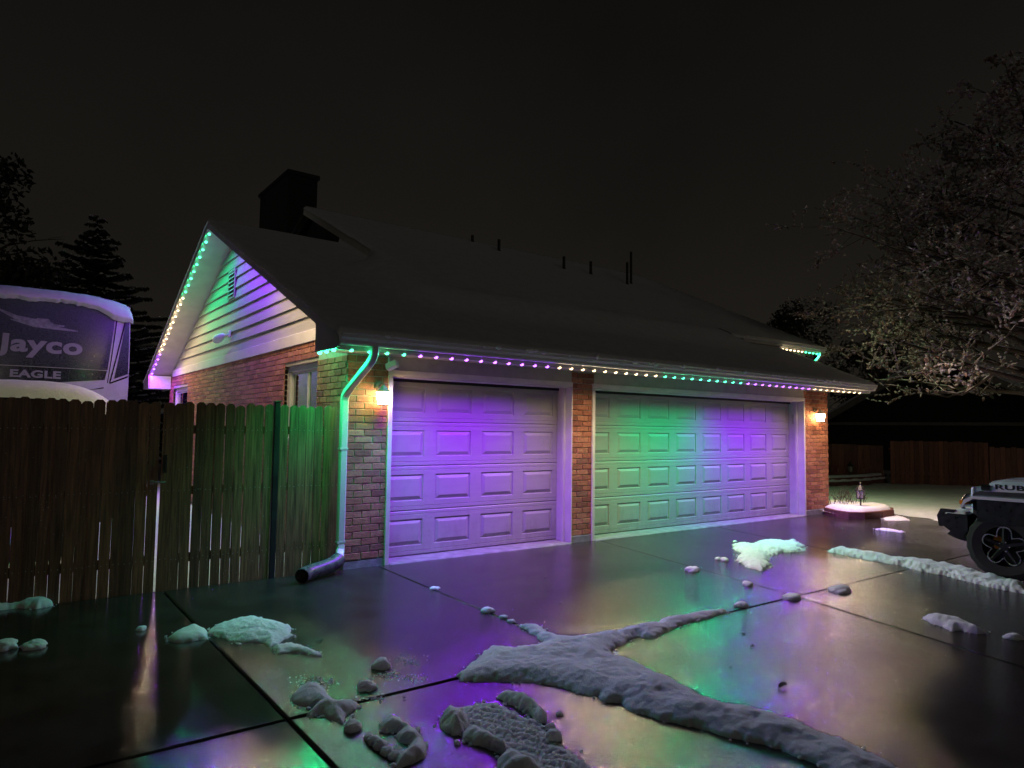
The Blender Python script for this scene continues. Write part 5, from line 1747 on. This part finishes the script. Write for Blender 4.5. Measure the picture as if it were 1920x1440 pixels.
def spruce(x, y, h, rad, label, seed, snow=True):
    rng = random.Random(seed)
    t = empty('spruce_tree', (x, y, 0), label, 'tree')
    MB().tube([(x, y, -.1), (x, y, h * .5), (x, y, h)], [.16, .10, .015], 8).build('trunk', M['bark'], t)
    cr = MB(); sn = MB()
    z_ = h * .12
    while z_ < h * .985:
        f_ = 1 - z_ / h
        R_ = rad * f_ ** .85 + .06
        n = max(5, int(9 * f_) + 4)
        a0 = rng.random() * 6.28
        for k_ in range(n):
            a = a0 + 6.28 * k_ / n + rng.uniform(-.25, .25)
            L = R_ * rng.uniform(.5, 1.15)
            base = Vector((x, y, z_ + rng.uniform(-.18, .18)))
            out = Vector((math.cos(a), math.sin(a), 0))
            m_ = max(4, int(L / .085))
            for i in range(m_):
                s_ = (i + .5) / m_
                p = base + out * L * s_ + Vector((0, 0, -.30 * L * s_ + .26 * L * s_ * s_))
                wd = (.10 + .22 * (1 - s_)) * min(1, L)
                for sg in (-1, 1):
                    for _r in range(3):
                        sd2 = Vector((-math.sin(a), math.cos(a), 0)) * sg
                        q = p + sd2 * wd * rng.uniform(.6, 1.1) + out * .10 * rng.random() + Vector((0, 0, -.05 * rng.random() - .03))
                        t3 = out * .030 + Vector((0, 0, rng.uniform(-.01, .03)))
                        cr.add([p - t3, p + t3, q + t3 * .4, q - t3 * .3 + Vector((0, 0, -.05))], [(0, 1, 2, 3)])
                if snow and rng.random() < .62:
                    w2 = rng.uniform(.04, .11) * (1.2 - .6 * s_); l2 = rng.uniform(.05, .10)
                    sd2 = Vector((-math.sin(a), math.cos(a), 0))
                    o_ = p + Vector((0, 0, .025))
                    sn.add([o_ - out * l2, o_ + sd2 * w2, o_ + out * l2 - Vector((0, 0, .03)), o_ - sd2 * w2, o_ + Vector((0, 0, .035))], [(0, 1, 4), (1, 2, 4), (2, 3, 4), (3, 0, 4)])
        z_ += .13 + .06 * f_
    tag(cr.build('crown', M['needle'], t), kind='stuff')
    if sn.v: tag(sn.build('crown_snow', M['snow'], t), kind='stuff')


spruce(-.9, 17.5, 8.0, 4.6, 'dark spruce with snowy boughs rising behind the camper', 5)


def dark_tree(x, y, h, R_, label, seed, n=5200, name='dark_tree', mat='dark_leaf'):
    rng = random.Random(seed)
    t = empty(name, (x, y, 0), label, 'tree')
    mb = MB(); tips = []
    mb.tube([(x, y, -.1), (x + .1, y, h * .3), (x, y, h * .62)], [.24, .17, .08], 8)
    mb.build('trunk', M['bark'], t)
    lb = MB()
    for i in range(11):
        a = i * 2.4; z_ = h * (.28 + .34 * i / 11)
        branchy(lb, Vector((x, y, z_)), Vector((math.cos(a), math.sin(a), .55)).normalized(), R_ * .75, .06, 2, rng, tips, .1, .6, (3, 4), 4, .6, .12)
    lb.build('limbs', M['bark'], t)
    lf = MB()
    blobs = [(Vector((x + R_ * .75 * rng.uniform(-1, 1), y + R_ * .75 * rng.uniform(-1, 1), h * rng.uniform(.45, .92))), R_ * rng.uniform(.22, .42)) for _ in range(24)]
    for i in range(n):
        c, rr2 = rng.choice(blobs)
        v_ = Vector((rng.gauss(0, 1), rng.gauss(0, 1), rng.gauss(0, 1))).normalized() * rr2 * rng.random() ** .4
        p = c + v_
        s_ = rng.uniform(.05, .13)
        a = Vector((rng.gauss(0, 1), rng.gauss(0, 1), rng.gauss(0, 1))).normalized(); b = a.cross(Vector((.3, .5, .8))).normalized()
        lf.add([p - a * s_, p + b * s_ * .5, p + a * s_, p - b * s_ * .5], [(0, 1, 2, 3)])
    tag(lf.build('crown', M[mat], t), kind='stuff')


dark_tree(-4.0, 15.0, 9.0, 2.3, 'tall dark tree at the far left edge', 3, 6000)
dark_tree(31.0, 13.6, 8.6, 2.6, 'dark leafy tree behind the right end of the roof', 4)
dark_tree(34.0, 11.0, 7.2, 2.2, 'lower dark tree between the roof and the neighbour house', 6)
